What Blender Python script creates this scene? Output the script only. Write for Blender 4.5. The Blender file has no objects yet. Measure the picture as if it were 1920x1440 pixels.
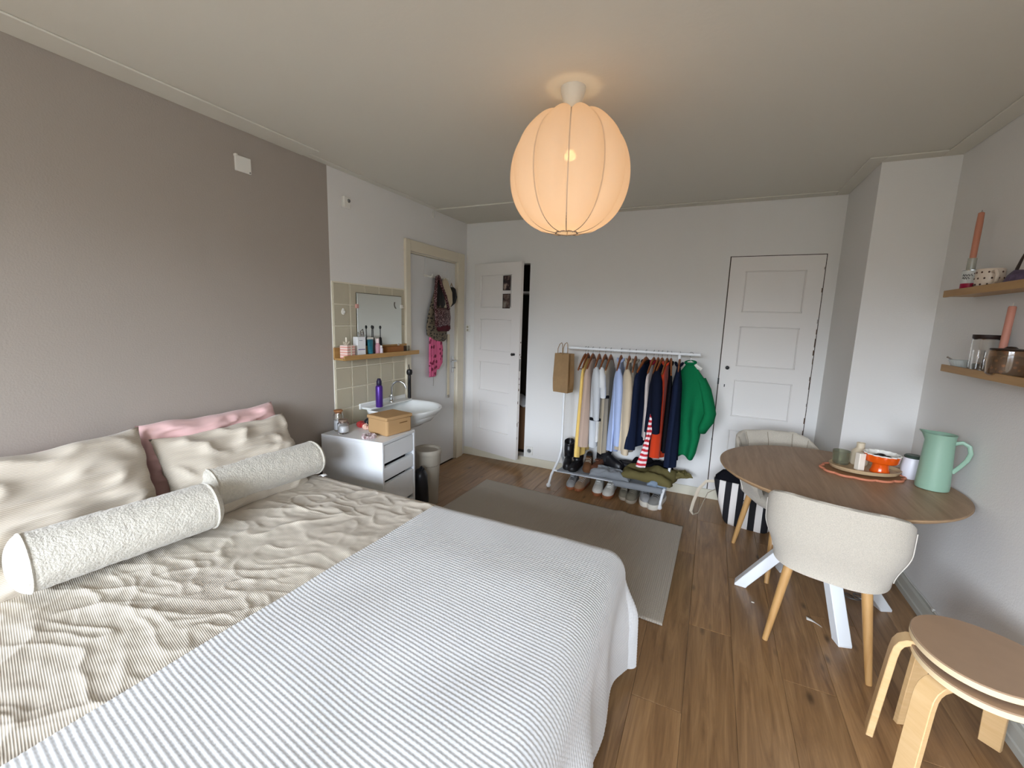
import bpy, bmesh, math, random
import numpy as np
from mathutils import Vector, Matrix, noise
R = math.radians
PI = math.pi
random.seed(7)
sc = bpy.context.scene
C = sc.collection

# ---------------------------------------------------------------- camera
cd = bpy.data.cameras.new('camera')
cam = bpy.data.objects.new('camera', cd)
C.objects.link(cam)
CAM = Vector((2.40144, -3.95509, 1.5))
YAW, PITCH, ROLL, FPX = -0.43436, 0.15134, 0.03038, 797.726
fw = Vector((math.sin(YAW) * math.cos(PITCH), math.cos(YAW) * math.cos(PITCH), -math.sin(PITCH)))
rt = Vector((math.cos(YAW), -math.sin(YAW), 0))
up = rt.cross(fw)
r2 = rt * math.cos(ROLL) + up * math.sin(ROLL)
u2 = -rt * math.sin(ROLL) + up * math.cos(ROLL)
m3 = Matrix((r2, u2, -fw)).transposed()
cam.matrix_world = Matrix.Translation(CAM) @ m3.to_4x4()
cd.sensor_fit = 'HORIZONTAL'
cd.sensor_width = 36
cd.lens = FPX / 1920 * 36
cd.clip_start = 0.02
sc.camera = cam

# ---------------------------------------------------------------- sky (overcast) + exposure
SKY = 11.0
w = bpy.data.worlds.new('sky')
sc.world = w
w.use_nodes = True
nt = w.node_tree
nt.nodes.clear()
geo = nt.nodes.new('ShaderNodeTexCoord')
sep = nt.nodes.new('ShaderNodeSeparateXYZ')
ramp = nt.nodes.new('ShaderNodeValToRGB')
mr = nt.nodes.new('ShaderNodeMapRange')
bg = nt.nodes.new('ShaderNodeBackground')
out = nt.nodes.new('ShaderNodeOutputWorld')
mr.inputs['From Min'].default_value = -1
mr.inputs['From Max'].default_value = 1
nt.links.new(geo.outputs['Generated'], sep.inputs[0])
nt.links.new(sep.outputs['Z'], mr.inputs['Value'])
nt.links.new(mr.outputs[0], ramp.inputs[0])
nt.links.new(ramp.outputs[0], bg.inputs[0])
nt.links.new(bg.outputs[0], out.inputs[0])
e = ramp.color_ramp.elements
e[0].position = 0.50
e[0].color = (.09, .095, .09, 1)      # ground and street
e[1].position = 0.525
e[1].color = (.22, .24, .26, 1)       # hazy roof line
x = ramp.color_ramp.elements.new(0.57)
x.color = (1.22, 1.36, 1.55, 1)      # bright haze above the roofs
x = ramp.color_ramp.elements.new(1.0)
x.color = (.60, .70, .88, 1)
bg.inputs[1].default_value = SKY

sc.view_settings.view_transform = 'Standard'
sc.view_settings.look = 'None'
sc.view_settings.gamma = 1
sc.view_settings.use_curve_mapping = False
sc.view_settings.exposure = 1.2

# daylight enters through the window behind the camera: portals for the sky
WIN = [(0.35, 1.75), (1.85, 3.25)]
WZ0, WZ1, WY = 0.70, 2.30, -6.20
for (a, b) in WIN:
    ld = bpy.data.lights.new('window_daylight', 'AREA')
    ld.shape = 'RECTANGLE'
    ld.size = b - a
    ld.size_y = WZ1 - WZ0
    ld.cycles.is_portal = True
    lo = bpy.data.objects.new('window_daylight', ld)
    C.objects.link(lo)
    lo.location = ((a + b) / 2, WY - .10, (WZ0 + WZ1) / 2)
    lo.rotation_euler = (R(90), 0, 0)      # portal faces into the room (+y)

# ---------------------------------------------------------------- materials
def lin(c):
    if isinstance(c, str):
        c = c.lstrip('#')
        c = [int(c[i:i + 2], 16) / 255 for i in (0, 2, 4)]
    return tuple(((v / 12.92) if v <= .04045 else ((v + .055) / 1.055) ** 2.4) for v in c)

MATS = {}
class NT:
    def __init__(s, m):
        s.t = m.node_tree
        s.b = s.t.nodes['Principled BSDF']
    def n(s, ty, **kw):
        o = s.t.nodes.new('ShaderNode' + ty)
        for k, v in kw.items():
            if k in o.inputs:
                o.inputs[k].default_value = v
            else:
                setattr(o, k, v)
        return o
    def l(s, a, b):
        s.t.links.new(a, b)

def mat(name, col, rough=.6, spec=.4, var=0, vscale=6, bump=0, bscale=60, metal=0, sheen=0, coat=0, trans=0, ior=1.45, stretch=None, col2=None, coords='Object'):
    if name in MATS:
        return MATS[name]
    m = bpy.data.materials.new(name)
    m.use_nodes = True
    MATS[name] = m
    N = NT(m)
    b = N.b
    c = lin(col)
    b.inputs['Base Color'].default_value = (*c, 1)
    b.inputs['Roughness'].default_value = rough
    b.inputs['Specular IOR Level'].default_value = spec
    b.inputs['Metallic'].default_value = metal
    b.inputs['Sheen Weight'].default_value = sheen
    b.inputs['Coat Weight'].default_value = coat
    b.inputs['Transmission Weight'].default_value = trans
    b.inputs['IOR'].default_value = ior
    if var or bump:
        tc = N.n('TexCoord')
        mp = N.n('Mapping')
        N.l(tc.outputs[coords], mp.inputs['Vector'])
        if stretch:
            mp.inputs['Scale'].default_value = stretch
    if var:
        t = N.n('TexNoise', Scale=vscale, Detail=5.0, Roughness=.6)
        N.l(mp.outputs[0], t.inputs['Vector'])
        mx = N.n('Mix', data_type='RGBA')
        cc = lin(col2) if col2 else tuple(v * (1 - var) for v in c)
        mx.inputs[6].default_value = (*c, 1)
        mx.inputs[7].default_value = (*cc, 1)
        rm = N.n('MapRange')
        rm.inputs['From Min'].default_value = .35
        rm.inputs['From Max'].default_value = .68
        N.l(t.outputs['Fac'], rm.inputs['Value'])
        N.l(rm.outputs[0], mx.inputs[0])
        N.l(mx.outputs[2], b.inputs['Base Color'])
    if bump:
        t2 = N.n('TexNoise', Scale=bscale, Detail=3.0)
        N.l(mp.outputs[0], t2.inputs['Vector'])
        bm_ = N.n('Bump', Strength=min(1, bump), Distance=.004)
        N.l(t2.outputs['Fac'], bm_.inputs['Height'])
        N.l(bm_.outputs[0], b.inputs['Normal'])
    return m

# ---------------------------------------------------------------- mesh builder
class MB:
    def __init__(s):
        s.v = []; s.f = []; s.mi = []; s.uv = None
    def add(s, vs, fs, mi=0, M=None):
        o = len(s.v)
        for p in vs:
            p = Vector(p)
            if M is not None:
                p = M @ p
            s.v.append(p)
        for f in fs:
            s.f.append(tuple(i + o for i in f)); s.mi.append(mi)
        return s
    def box(s, c, d, M=None, mi=0):
        x, y, z = c; a, b, h = d[0] / 2, d[1] / 2, d[2] / 2
        vs = [(x + i * a, y + j * b, z + k * h) for k in (-1, 1) for j in (-1, 1) for i in (-1, 1)]
        fs = [(0, 2, 3, 1), (4, 5, 7, 6), (0, 1, 5, 4), (2, 6, 7, 3), (0, 4, 6, 2), (1, 3, 7, 5)]
        return s.add(vs, fs, mi, M)
    def rings(s, rs, cap0=True, cap1=True, closed=True, mi=0, M=None):
        n = len(rs[0]); vs = [p for r in rs for p in r]; fs = []
        for i in range(len(rs) - 1):
            for j in range(n if closed else n - 1):
                k = (j + 1) % n
                fs.append((i * n + j, i * n + k, (i + 1) * n + k, (i + 1) * n + j))
        if cap0: fs.append(tuple(reversed(range(n))))
        if cap1: fs.append(tuple((len(rs) - 1) * n + j for j in range(n)))
        return s.add(vs, fs, mi, M)
    def lathe(s, prof, seg=24, c=(0, 0, 0), cap0=True, cap1=True, mi=0, M=None, fn=None):
        rs = []
        for r, z in prof:
            ring = []
            for j in range(seg):
                a = 2 * PI * j / seg
                rr = r * (fn(a, z) if fn else 1)
                ring.append((c[0] + rr * math.cos(a), c[1] + rr * math.sin(a), c[2] + z))
            rs.append(ring)
        return s.rings(rs, cap0, cap1, True, mi, M)
    def tube(s, path, r, seg=8, mi=0, M=None, caps=True, flat=1.0, closed=False):
        path = [Vector(p) for p in path]; rs = []
        n = len(path); prevn = None
        for i, p in enumerate(path):
            a = path[(i - 1) % n] if (closed or i > 0) else path[i]
            b = path[(i + 1) % n] if (closed or i < n - 1) else path[i]
            t = (b - a)
            if t.length < 1e-9: t = Vector((0, 0, 1))
            t.normalize()
            if prevn is None:
                ref = Vector((0, 0, 1)) if abs(t.z) < .9 else Vector((1, 0, 0))
                nn = (ref - t * ref.dot(t)).normalized()
            else:
                nn = (prevn - t * prevn.dot(t))
                nn = nn.normalized() if nn.length > 1e-6 else prevn
            prevn = nn
            bb = t.cross(nn)
            rr = r[i] if isinstance(r, (list, tuple)) else r
            rs.append([p + nn * (rr * math.cos(2 * PI * j / seg)) + bb * (rr * flat * math.sin(2 * PI * j / seg)) for j in range(seg)])
        if closed:
            rs.append(rs[0]); caps = False
        return s.rings(rs, caps, caps, True, mi, M)
    def prism(s, outline, z0, z1, mi=0, M=None):
        return s.rings([[(x, y, z0) for x, y in outline], [(x, y, z1) for x, y in outline]], True, True, True, mi, M)
    def grid(s, fn, nu, nv, mi=0, M=None, uvfn=None):
        vs = [fn(i / nu, j / nv) for j in range(nv + 1) for i in range(nu + 1)]
        fs = [(j * (nu + 1) + i, j * (nu + 1) + i + 1, (j + 1) * (nu + 1) + i + 1, (j + 1) * (nu + 1) + i) for j in range(nv) for i in range(nu)]
        if uvfn:
            s.uv = [uvfn(i / nu, j / nv) for j in range(nv + 1) for i in range(nu + 1)]
        return s.add(vs, fs, mi, M)
    def sphere(s, c, r, seg=16, rg=10, mi=0, M=None):
        if not isinstance(r, (tuple, list)): r = (r, r, r)
        rs = []
        for i in range(1, rg):
            t = PI * i / rg
            rs.append([(c[0] + r[0] * math.sin(t) * math.cos(2 * PI * j / seg), c[1] + r[1] * math.sin(t) * math.sin(2 * PI * j / seg), c[2] - r[2] * math.cos(t)) for j in range(seg)])
        return s.rings(rs, True, True, True, mi, M)
    def mesh(s, name, mats, smooth=True, angle=35):
        me = bpy.data.meshes.new(name)
        me.from_pydata([tuple(p) for p in s.v], [], s.f)
        if not isinstance(mats, (list, tuple)): mats = [mats]
        for m in mats: me.materials.append(m)
        for p, i in zip(me.polygons, s.mi):
            p.material_index = i; p.use_smooth = smooth
        if s.uv:
            ul = me.uv_layers.new(name='UVMap')
            for lp in me.loops: ul.data[lp.index].uv = s.uv[lp.vertex_index]
        bm = bmesh.new(); bm.from_mesh(me)
        bmesh.ops.recalc_face_normals(bm, faces=bm.faces)
        if smooth and angle < 180:
            for ed in bm.edges:
                if len(ed.link_faces) == 2 and ed.calc_face_angle(0) > R(angle): ed.smooth = False
        bm.to_mesh(me); bm.free(); me.update()
        return me
    def build(s, name, mats, parent=None, smooth=True, angle=35, bevel=0, sub=0, solid=0, segs=2, loc=None):
        me = s.mesh(name, mats, smooth, angle if not sub else 181)
        o = bpy.data.objects.new(name, me); C.objects.link(o)
        if parent is not None: o.parent = parent
        if loc is not None: o.location = loc
        if solid:
            m = o.modifiers.new('solid', 'SOLIDIFY'); m.thickness = solid; m.offset = 0
        if bevel:
            m = o.modifiers.new('bevel', 'BEVEL'); m.width = bevel; m.segments = segs; m.limit_method = 'ANGLE'; m.angle_limit = R(40)
        if sub:
            m = o.modifiers.new('sub', 'SUBSURF'); m.levels = sub; m.render_levels = sub
        return o

def tag(o, label, cat, group=None):
    o['label'] = label; o['category'] = cat
    if group: o['group'] = group
    return o
def thing(name, label, cat, loc=(0, 0, 0), rz=0, group=None, rot=None):
    o = bpy.data.objects.new(name, None); C.objects.link(o)
    o.empty_display_size = .05
    o.location = loc; o.rotation_euler = rot if rot else (0, 0, rz)
    return tag(o, label, cat, group)
def struct(o):
    o['kind'] = 'structure'; return o
def clone(o, loc, rz, label, group=None):
    r = o.copy(); C.objects.link(r); r.location = loc; r.rotation_euler = (0, 0, rz); r['label'] = label
    if group: r['group'] = group
    for ch in o.children:
        c = ch.copy(); C.objects.link(c); c.parent = r
        for g in ch.children:
            d = g.copy(); C.objects.link(d); d.parent = c
    return r
def TM(loc, rz=0, rx=0, ry=0):
    return Matrix.Translation(loc) @ Matrix.Rotation(rz, 4, 'Z') @ Matrix.Rotation(ry, 4, 'Y') @ Matrix.Rotation(rx, 4, 'X')
def sst(a, b, x):
    t = max(0, min(1, (x - a) / (b - a))); return t * t * (3 - 2 * t)
def lerp(a, b, t): return a + (b - a) * t
def nz(x, y, z=0): return noise.noise(Vector((x, y, z)))
def interp(tab, x):
    if x <= tab[0][0]: return tab[0][1]
    for (a, fa), (b, fb) in zip(tab, tab[1:]):
        if x <= b: return lerp(fa, fb, (x - a) / (b - a))
    return tab[-1][1]
# ================================================================= ROOM SHELL
H = 2.47; W = 3.553; TY = -1.785; SX = 3.2; SQ = -0.671; FY = -6.20
M_white = mat('white_wall_paint', '#e8e6e3', .75, .25, bump=.25, bscale=140)
M_taupe = mat('taupe_wall_paint', '#a9a097', .75, .2, bump=.22, bscale=140)
M_ceil = mat('ceiling_paint', '#dedbd0', .8, .2, bump=.12, bscale=60)
M_cream = mat('cream_gloss_paint', '#ded5c0', .42, .4)
M_doorw = mat('white_door_paint', '#ebe7e3', .4, .4)
M_grey_door = mat('pale_grey_door_paint', '#dcdcdb', .5, .35)
M_tile = mat('olive_beige_tile_glaze', '#c3bba4', .22, .5, var=.06, vscale=3)
M_grout = mat('cream_grout', '#e6dfcc', .8)
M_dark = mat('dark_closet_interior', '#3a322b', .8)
M_bb = mat('baseboard_paint', '#e0dac6', .5)
M_bbr = mat('grey_baseboard_paint', '#c3c2b8', .5)
M_black = mat('black_plastic', '#141416', .4)
M_chrome = mat('chrome', '#c9ccce', .18, metal=1)
M_wire = mat('steel_wire', '#8f8f8f', .35, metal=1)
M_plw = mat('white_plastic', '#e8e6df', .4)

# ---- floor: base + planks
def plank_mat():
    m = bpy.data.materials.new('oak_laminate'); m.use_nodes = True; N = NT(m); b = N.b
    tc = N.n('TexCoord'); oi = N.n('ObjectInfo')
    off = N.n('VectorMath', operation='SCALE'); off.inputs[0].default_value = (37, 91, 13)
    N.l(oi.outputs['Random'], off.inputs['Scale'])
    add = N.n('VectorMath', operation='ADD'); N.l(tc.outputs['Object'], add.inputs[0]); N.l(off.outputs[0], add.inputs[1])
    mp = N.n('Mapping'); mp.inputs['Scale'].default_value = (14, 1.1, 1); N.l(add.outputs[0], mp.inputs['Vector'])
    g = N.n('TexNoise', Scale=1.6, Detail=7.0, Roughness=.62, Distortion=1.2); N.l(mp.outputs[0], g.inputs['Vector'])
    mp2 = N.n('Mapping'); mp2.inputs['Scale'].default_value = (90, 3, 1); N.l(add.outputs[0], mp2.inputs['Vector'])
    f = N.n('TexNoise', Scale=1.5, Detail=3.0); N.l(mp2.outputs[0], f.inputs['Vector'])
    mp3 = N.n('Mapping'); mp3.inputs['Scale'].default_value = (9, 3.2, 1); N.l(add.outputs[0], mp3.inputs['Vector'])
    k = N.n('TexVoronoi', Scale=.9, Randomness=1.0); N.l(mp3.outputs[0], k.inputs['Vector'])
    r = N.n('ValToRGB'); N.l(g.outputs['Fac'], r.inputs[0])
    el = r.color_ramp.elements
    el[0].position = .28; el[0].color = (*lin('#7b5a3b'), 1)
    el[1].position = .72; el[1].color = (*lin('#b48d62'), 1)
    x = el.new(.5); x.color = (*lin('#9b764f'), 1)
    mx = N.n('Mix', data_type='RGBA', blend_type='MULTIPLY'); N.l(r.outputs[0], mx.inputs[6])
    fr = N.n('MapRange'); fr.inputs['To Min'].default_value = .72; fr.inputs['To Max'].default_value = 1.15; N.l(f.outputs['Fac'], fr.inputs['Value'])
    cb = N.n('CombineColor'); [N.l(fr.outputs[0], cb.inputs[i]) for i in range(3)]
    N.l(cb.outputs[0], mx.inputs[7]); mx.inputs[0].default_value = 1
    kr = N.n('MapRange'); kr.inputs['From Min'].default_value = .03; kr.inputs['From Max'].default_value = .13; kr.inputs['To Min'].default_value = .35; N.l(k.outputs['Distance'], kr.inputs['Value'])
    mk = N.n('Mix', data_type='RGBA', blend_type='MULTIPLY'); N.l(mx.outputs[2], mk.inputs[6]); mk.inputs[0].default_value = 1
    cb2 = N.n('CombineColor'); [N.l(kr.outputs[0], cb2.inputs[i]) for i in range(3)]; N.l(cb2.outputs[0], mk.inputs[7])
    hv = N.n('HueSaturation'); N.l(mk.outputs[2], hv.inputs['Color'])
    vr = N.n('MapRange'); vr.inputs['To Min'].default_value = .86; vr.inputs['To Max'].default_value = 1.12; N.l(oi.outputs['Random'], vr.inputs['Value'])
    N.l(vr.outputs[0], hv.inputs['Value'])
    N.l(hv.outputs[0], b.inputs['Base Color'])
    b.inputs['Roughness'].default_value = .33; b.inputs['Specular IOR Level'].default_value = .5
    return m
M_oak = plank_mat()
fl = struct(MB().box(((W) / 2, FY / 2, -.03), (W + .3, -FY + .3, .04)).build('floor', mat('floor_underlay', '#2a1f16', .8), smooth=False))
PW, PL = .192, 1.285
pm = {}
def plank_mesh(l, wdt):
    key = (round(l, 3), round(wdt, 3))
    if key not in pm:
        a, b, g = wdt / 2, l / 2, .0011
        vs = [(-a, -b, -.008), (a, -b, -.008), (a, b, -.008), (-a, b, -.008)] + [(-a + .0004, -b + .0004, -.0014), (a - .0004, -b + .0004, -.0014), (a - .0004, b - .0004, -.0014), (-a + .0004, b - .0004, -.0014)] + [(-a + .0022, -b + .0022, 0), (a - .0022, -b + .0022, 0), (a - .0022, b - .0022, 0), (-a + .0022, b - .0022, 0)]
        fs = [(i, (i + 1) % 4, (i + 1) % 4 + 4, i + 4) for i in range(4)] + [(i + 4, (i + 1) % 4 + 4, (i + 1) % 4 + 8, i + 8) for i in range(4)] + [(8, 9, 10, 11)]
        pm[key] = MB().add(vs, fs).mesh('plank', M_oak, smooth=False)
    return pm[key]
xx = -.07; row = 0
while xx < W:
    x0, x1 = max(xx, 0.0), min(xx + PW, W)
    yy = .02 + ((row * 0.43) % 1) * PL
    while yy > FY:
        a, b = min(yy, .0), max(yy - PL, FY)
        if a - b > .02 and x1 - x0 > .02:
            o = bpy.data.objects.new('plank', plank_mesh(a - b, x1 - x0)); C.objects.link(o)
            o.parent = fl; o.location = ((x0 + x1) / 2, (a + b) / 2, 0)
        yy -= PL
    xx += PW; row += 1

def rect_wall(mb, axis, pos, u0, u1, z0, z1, holes=(), mi=0, th=.12, outward=1):
    """wall slab in plane axis=pos with rectangular holes; split into boxes"""
    us = sorted(set([u0, u1] + [h for hh in holes for h in hh[:2]]))
    zs = sorted(set([z0, z1] + [h for hh in holes for h in hh[2:]]))
    for a, b in zip(us, us[1:]):
        for c, d in zip(zs, zs[1:]):
            if any(h[0] <= a and b <= h[1] and h[2] <= c and d <= h[3] for h in holes): continue
            cu, cz = (a + b) / 2, (c + d) / 2
            off = pos + outward * th / 2
            if axis == 'x': mb.box((off, cu, cz), (th, b - a, d - c), mi=mi)
            else: mb.box((cu, off, cz), (b - a, th, d - c), mi=mi)
    return mb
# left wall: taupe part and white part with the entry door opening
mb = MB()
rect_wall(mb, 'x', 0, FY - .1, TY, -.02, H + .1, mi=1, outward=-1)
rect_wall(mb, 'x', 0, TY, .1, -.02, H + .1, holes=[(-.955, -.195, -.02, 2.045)], mi=0, outward=-1)
wl = struct(mb.build('wall_left', [M_white, M_taupe], smooth=False))
# tiles
tm = MB().box((0, 0, 0), (.010, .1425, .1425)).build('tile', M_tile, wl, smooth=False, bevel=.0025, segs=1)
first = True
grout = MB().box((.002, -1.395, 1.192), (.006, .768, 1.062)).build('grout_bed', M_grout, wl, smooth=False)
for i in range(5):
    for j in range(7):
        o = tm if first else tm.copy()
        if not first: C.objects.link(o); o.parent = wl
        first = False
        o.location = (.0055, -1.700 + i * .1515, 1.641 - j * .1505)
# back wall
mb = rect_wall(MB(), 'y', 0, -.1, W + .1, -.02, H + .1, holes=[(.105, .727, .085, 2.045), (2.476, 3.124, .08, 2.052)])
wb = struct(mb.build('wall_back', M_white, smooth=False))
wr = struct(rect_wall(MB(), 'x', W, FY - .1, .1, -.02, H + .1).build('wall_right', M_white, smooth=False))
ws = struct(MB().box(((SX + W) / 2 + .03, SQ / 2 + .03, H / 2), (W - SX + .06, -SQ + .06, H)).build('wall_shaft', M_white, smooth=False))
hol = [(a, b, WZ0, WZ1) for a, b in WIN]
wf = struct(rect_wall(MB(), 'y', FY, -.1, W + .1, -.02, H + .1, holes=hol, outward=-1, th=.16).build('wall_front', M_white, smooth=False))
ce = struct(MB().box((W / 2, FY / 2, H + .05), (W + .3, -FY + .3, .1)).build('ceiling', M_ceil, smooth=False))
for n, (a, b) in enumerate(WIN):
    fr = MB(); t = .06; y = FY - .08
    for (cx, cz, sx, sz) in ((a + t / 2, (WZ0 + WZ1) / 2, t, WZ1 - WZ0), (b - t / 2, (WZ0 + WZ1) / 2, t, WZ1 - WZ0), ((a + b) / 2, WZ0 + t / 2, b - a - 2 * t, t), ((a + b) / 2, WZ1 - t / 2, b - a - 2 * t, t), ((a + b) / 2, WZ1 - .42, b - a - 2 * t, t)):
        fr.box((cx, y, cz), (sx, .07, sz))
    wo = struct(fr.build('window_%d' % (n + 1), M_cream, smooth=False))
    MB().box(((a + b) / 2, FY + .04, WZ0 - .02), (b - a + .1, .2, .035)).build('window_sill', M_cream, wo, smooth=False, bevel=.004)
# flat ceiling boards
def trim(n, x0, x1, y0, y1, th=.009):
    struct(MB().box(((x0 + x1) / 2, (y0 + y1) / 2, H - th / 2), (x1 - x0, y1 - y0, th)).build('trim_%d' % n, M_ceil, smooth=False, bevel=.003, segs=1))
trim(1, 0, .152, FY, -1.97)
trim(2, 0, .06, -1.97, -.59, .006)
trim(3, 0, 1.55, -.585, 0, .012)
trim(4, 1.55, SX - .08, -.10, 0)
trim(5, SX - .08, SX, SQ - .09, 0)
trim(6, SX, W - .09, SQ - .09, SQ)
trim(7, W - .09, W, FY, SQ)
# baseboards
struct(MB().box((SX / 2, -.008, .0415), (SX, .016, .083)).build('baseboard_back', M_bb, smooth=False, bevel=.004))
struct(MB().box(((SX + W) / 2, SQ - .008, .045), (W - SX, .016, .09)).build('baseboard_shaft', M_bb, smooth=False, bevel=.004))
o = MB()
prof = [(0, 0), (-.027, 0), (-.027, .03), (-.022, .035), (-.018, .075), (-.012, .088), (0, .09)]
o.rings([[(W + a, FY, z) for a, z in prof], [(W + a, SQ, z) for a, z in prof]])
struct(o.build('baseboard_right', M_bbr, smooth=False))
struct(MB().box((.006, (FY - 1.02) / 2, .035), (.012, -FY - 1.02, .07)).build('baseboard_left', M_bb, smooth=False))
# thin cable running above the right baseboard
cb = MB().tube([(W - .006, -3.2 + i * .08, .098 + .004 * math.sin(i * 1.3)) for i in range(32)], .0035, 6)
cb = cb.build('cable', M_plw); tag(cb, 'thin pale cable running along the top of the right baseboard', 'cable')
for y in (-1.24, -2.3):
    MB().box((W - .006, y, .099), (.012, .016, .014)).build('cable_clip', M_plw, cb, bevel=.002)

# ---- closet behind the back wall (left one open a crack)
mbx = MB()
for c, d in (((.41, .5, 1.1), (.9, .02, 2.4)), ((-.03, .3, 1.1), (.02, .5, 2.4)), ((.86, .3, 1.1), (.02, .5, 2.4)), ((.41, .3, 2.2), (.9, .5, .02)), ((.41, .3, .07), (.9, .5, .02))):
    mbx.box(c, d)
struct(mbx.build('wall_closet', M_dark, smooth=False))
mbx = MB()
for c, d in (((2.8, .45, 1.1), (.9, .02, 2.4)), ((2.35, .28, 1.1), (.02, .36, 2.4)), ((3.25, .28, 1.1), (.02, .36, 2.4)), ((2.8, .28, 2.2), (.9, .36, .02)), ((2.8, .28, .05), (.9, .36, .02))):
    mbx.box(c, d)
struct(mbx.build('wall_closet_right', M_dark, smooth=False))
o = MB().box((.42, .34, 1.78), (.84, .26, .022)).build('closet_shelf', M_doorw, smooth=False); struct(o)
t = thing('cardboard_box', 'tall brown cardboard box standing in the open closet gap', 'box', (.60, .30, .085))
MB().box((0, 0, .24), (.22, .2, .48)).build('body', mat('brown_cardboard', '#8a6648', .8), t, smooth=False, bevel=.004)
MB().box((0, -.05, .484), (.22, .09, .008), M=TM((0, 0, 0), 0, R(4))).build('flap', mat('brown_cardboard', '#8a6648', .8), t, smooth=False)
tag(MB().grid(lambda u, v: (.50 + u * .2, .16 + v * .2, .60 + .03 * math.sin(u * 7) + .05 * math.sin(v * 3.0)), 14, 10).build('folded_cloth', mat('white_cloth', '#dcdcdc', .9), solid=.03, sub=1), 'white cloth bundle on the cardboard box in the closet', 'cloth')

# ---- doors
def panel_door(n, w_, h_, panels, px0, px1, loc, rz, knob_x, key=None, wear=True):
    """4 panel door; local x from hinge, y=0 front face (facing -y), z from bottom"""
    root = bpy.data.objects.new('door_%d' % n, None); C.objects.link(root); root.location = loc; root.rotation_euler = (0, 0, rz); struct(root)
    th = .036
    xs = [0, px0, px1, w_]
    zs = [0] + [z for p in sorted(panels) for z in p] + [h_]
    mb = MB()
    mb.box((px0 / 2, th / 2, h_ / 2), (px0, th, h_)); mb.box(((px1 + w_) / 2, th / 2, h_ / 2), (w_ - px1, th, h_))
    for a, b in zip(zs[0::2], zs[1::2]):
        mb.box(((px0 + px1) / 2, th / 2, (a + b) / 2), (px1 - px0, th, b - a))
    mb.build('door_frame_rails', M_doorw, root, smooth=False)
    for a, b in panels:
        p = MB().box(((px0 + px1) / 2, th / 2 + .004, (a + b) / 2), (px1 - px0, .012, b - a)).build('panel', M_doorw, root, smooth=False)
        m = MB(); q = .009
        for c, d in ((((px0 + px1) / 2, .007, b - q / 2), (px1 - px0, .014, q)), (((px0 + px1) / 2, .007, a + q / 2), (px1 - px0, .014, q)), ((px0 + q / 2, .007, (a + b) / 2), (q, .014, b - a - 2 * q)), ((px1 - q / 2, .007, (a + b) / 2), (q, .014, b - a - 2 * q))):
            m.box(c, d)
        m.build('panel_moulding', M_doorw, p, smooth=False, bevel=.003, segs=1)
    k = MB().lathe([(.013, 0), (.013, .004), (.006, .008), (.006, .02), (.013, .026), (.015, .034), (.011, .041), (.003, .043)], 18, M=TM((knob_x, 0, 1.156 - .083), 0, R(90)))
    k.build('knob', M_black, root)
    if key:
        MB().box((key[0], -.001, key[1]), (.007, .004, .022)).build('keyhole', M_black, root, smooth=False)
    return root
PZ = [(1.609 - .083, 1.936 - .083), (1.169 - .083, 1.497 - .083), (.749 - .083, 1.057 - .083), (.32 - .083, .635 - .083)]
D3 = panel_door(3, .634, 1.962, PZ, .112, .524, (2.484, -.004, .084), 0, .052, key=(.045, .92))
# dark joint around the closed door + lock strike + worn paint on the hinge side
mb = MB()
mb.box((2.479, .012, 1.066), (.010, .02, 1.97)); mb.box((3.122, .012, 1.066), (.008, .02, 1.97)); mb.box((2.8, .012, 2.049), (.65, .02, .008))
mb.build('door_joint', mat('dark_joint', '#4b4138', .9), D3, smooth=False).location = (-2.484, .004, -.084)
M_worn = mat('worn_paint_wood', '#5a3f2a', .8)
for i in range(17):
    z = random.uniform(.3, 1.9); h = random.uniform(.015, .07)
    MB().box((.634 - random.uniform(0, .004), -.0006, z), (random.uniform(.002, .006), .002, h)).build('paint_chip', M_worn, D3, smooth=False)
MB().box((-.004, -.006, .955 + .0), (.012, .014, .05)).build('lock_plate', M_black, D3, smooth=False)
for z in (.45, .72):
    MB().box((-.006, -.002, z), (.008, .006, .02)).build('hinge_stub', M_black, D3, smooth=False)
# open closet door (hinge at left)
D2A = -R(13.5)
D2 = panel_door(2, .612, 1.962, PZ, .085, .505, (.110, -.016, .083), D2A, .55)
for i in range(12):
    MB().box((.612, .004 + random.uniform(0, .03), random.uniform(.1, 1.2)), (.0016, random.uniform(.004, .012), random.uniform(.008, .03))).build('paint_chip', M_worn, D2, smooth=False)
MB().box((.612, .018, .97), (.004, .02, .12)).build('lock_plate', M_wire, D2, smooth=False)
# photos taped on it
def photo(name, label, lx, lz, cols, seedv):
    m = bpy.data.materials.new(name); m.use_nodes = True; N = NT(m)
    tc = N.n('TexCoord'); v = N.n('TexVoronoi', Scale=26.0); N.l(tc.outputs['Object'], v.inputs['Vector'])
    nn = N.n('TexNoise', Scale=18.0, Detail=4.0); N.l(tc.outputs['Object'], nn.inputs['Vector'])
    r = N.n('ValToRGB'); el = r.color_ramp.elements
    N.l(nn.outputs['Fac'], r.inputs[0])
    el[0].position = .38; el[0].color = (*lin(cols[0]), 1); el[1].position = .66; el[1].color = (*lin(cols[2]), 1)
    x = el.new(.52); x.color = (*lin(cols[1]), 1)
    N.l(r.outputs[0], N.b.inputs['Base Color']); N.b.inputs['Roughness'].default_value = .3
    mw = D2_M @ Vector((lx, -.0025, lz))
    t = thing('photo_print', label, 'photo', tuple(mw), D2A)
    MB().box((0, 0, 0), (.084, .001, .132)).build('print', m, t, smooth=False)
    MB().box((0, .0008, 0), (.094, .0008, .142)).build('border', mat('dark_photo_border', '#2a2326', .4), t, smooth=False)
D2_M = TM((.110, -.016, .083), D2A)
photo('dark_photo', 'dark group photo print taped above the other on the closet door', .435, 1.765, ('#15161c', '#3c2a2c', '#b7a295'), 1)
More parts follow.
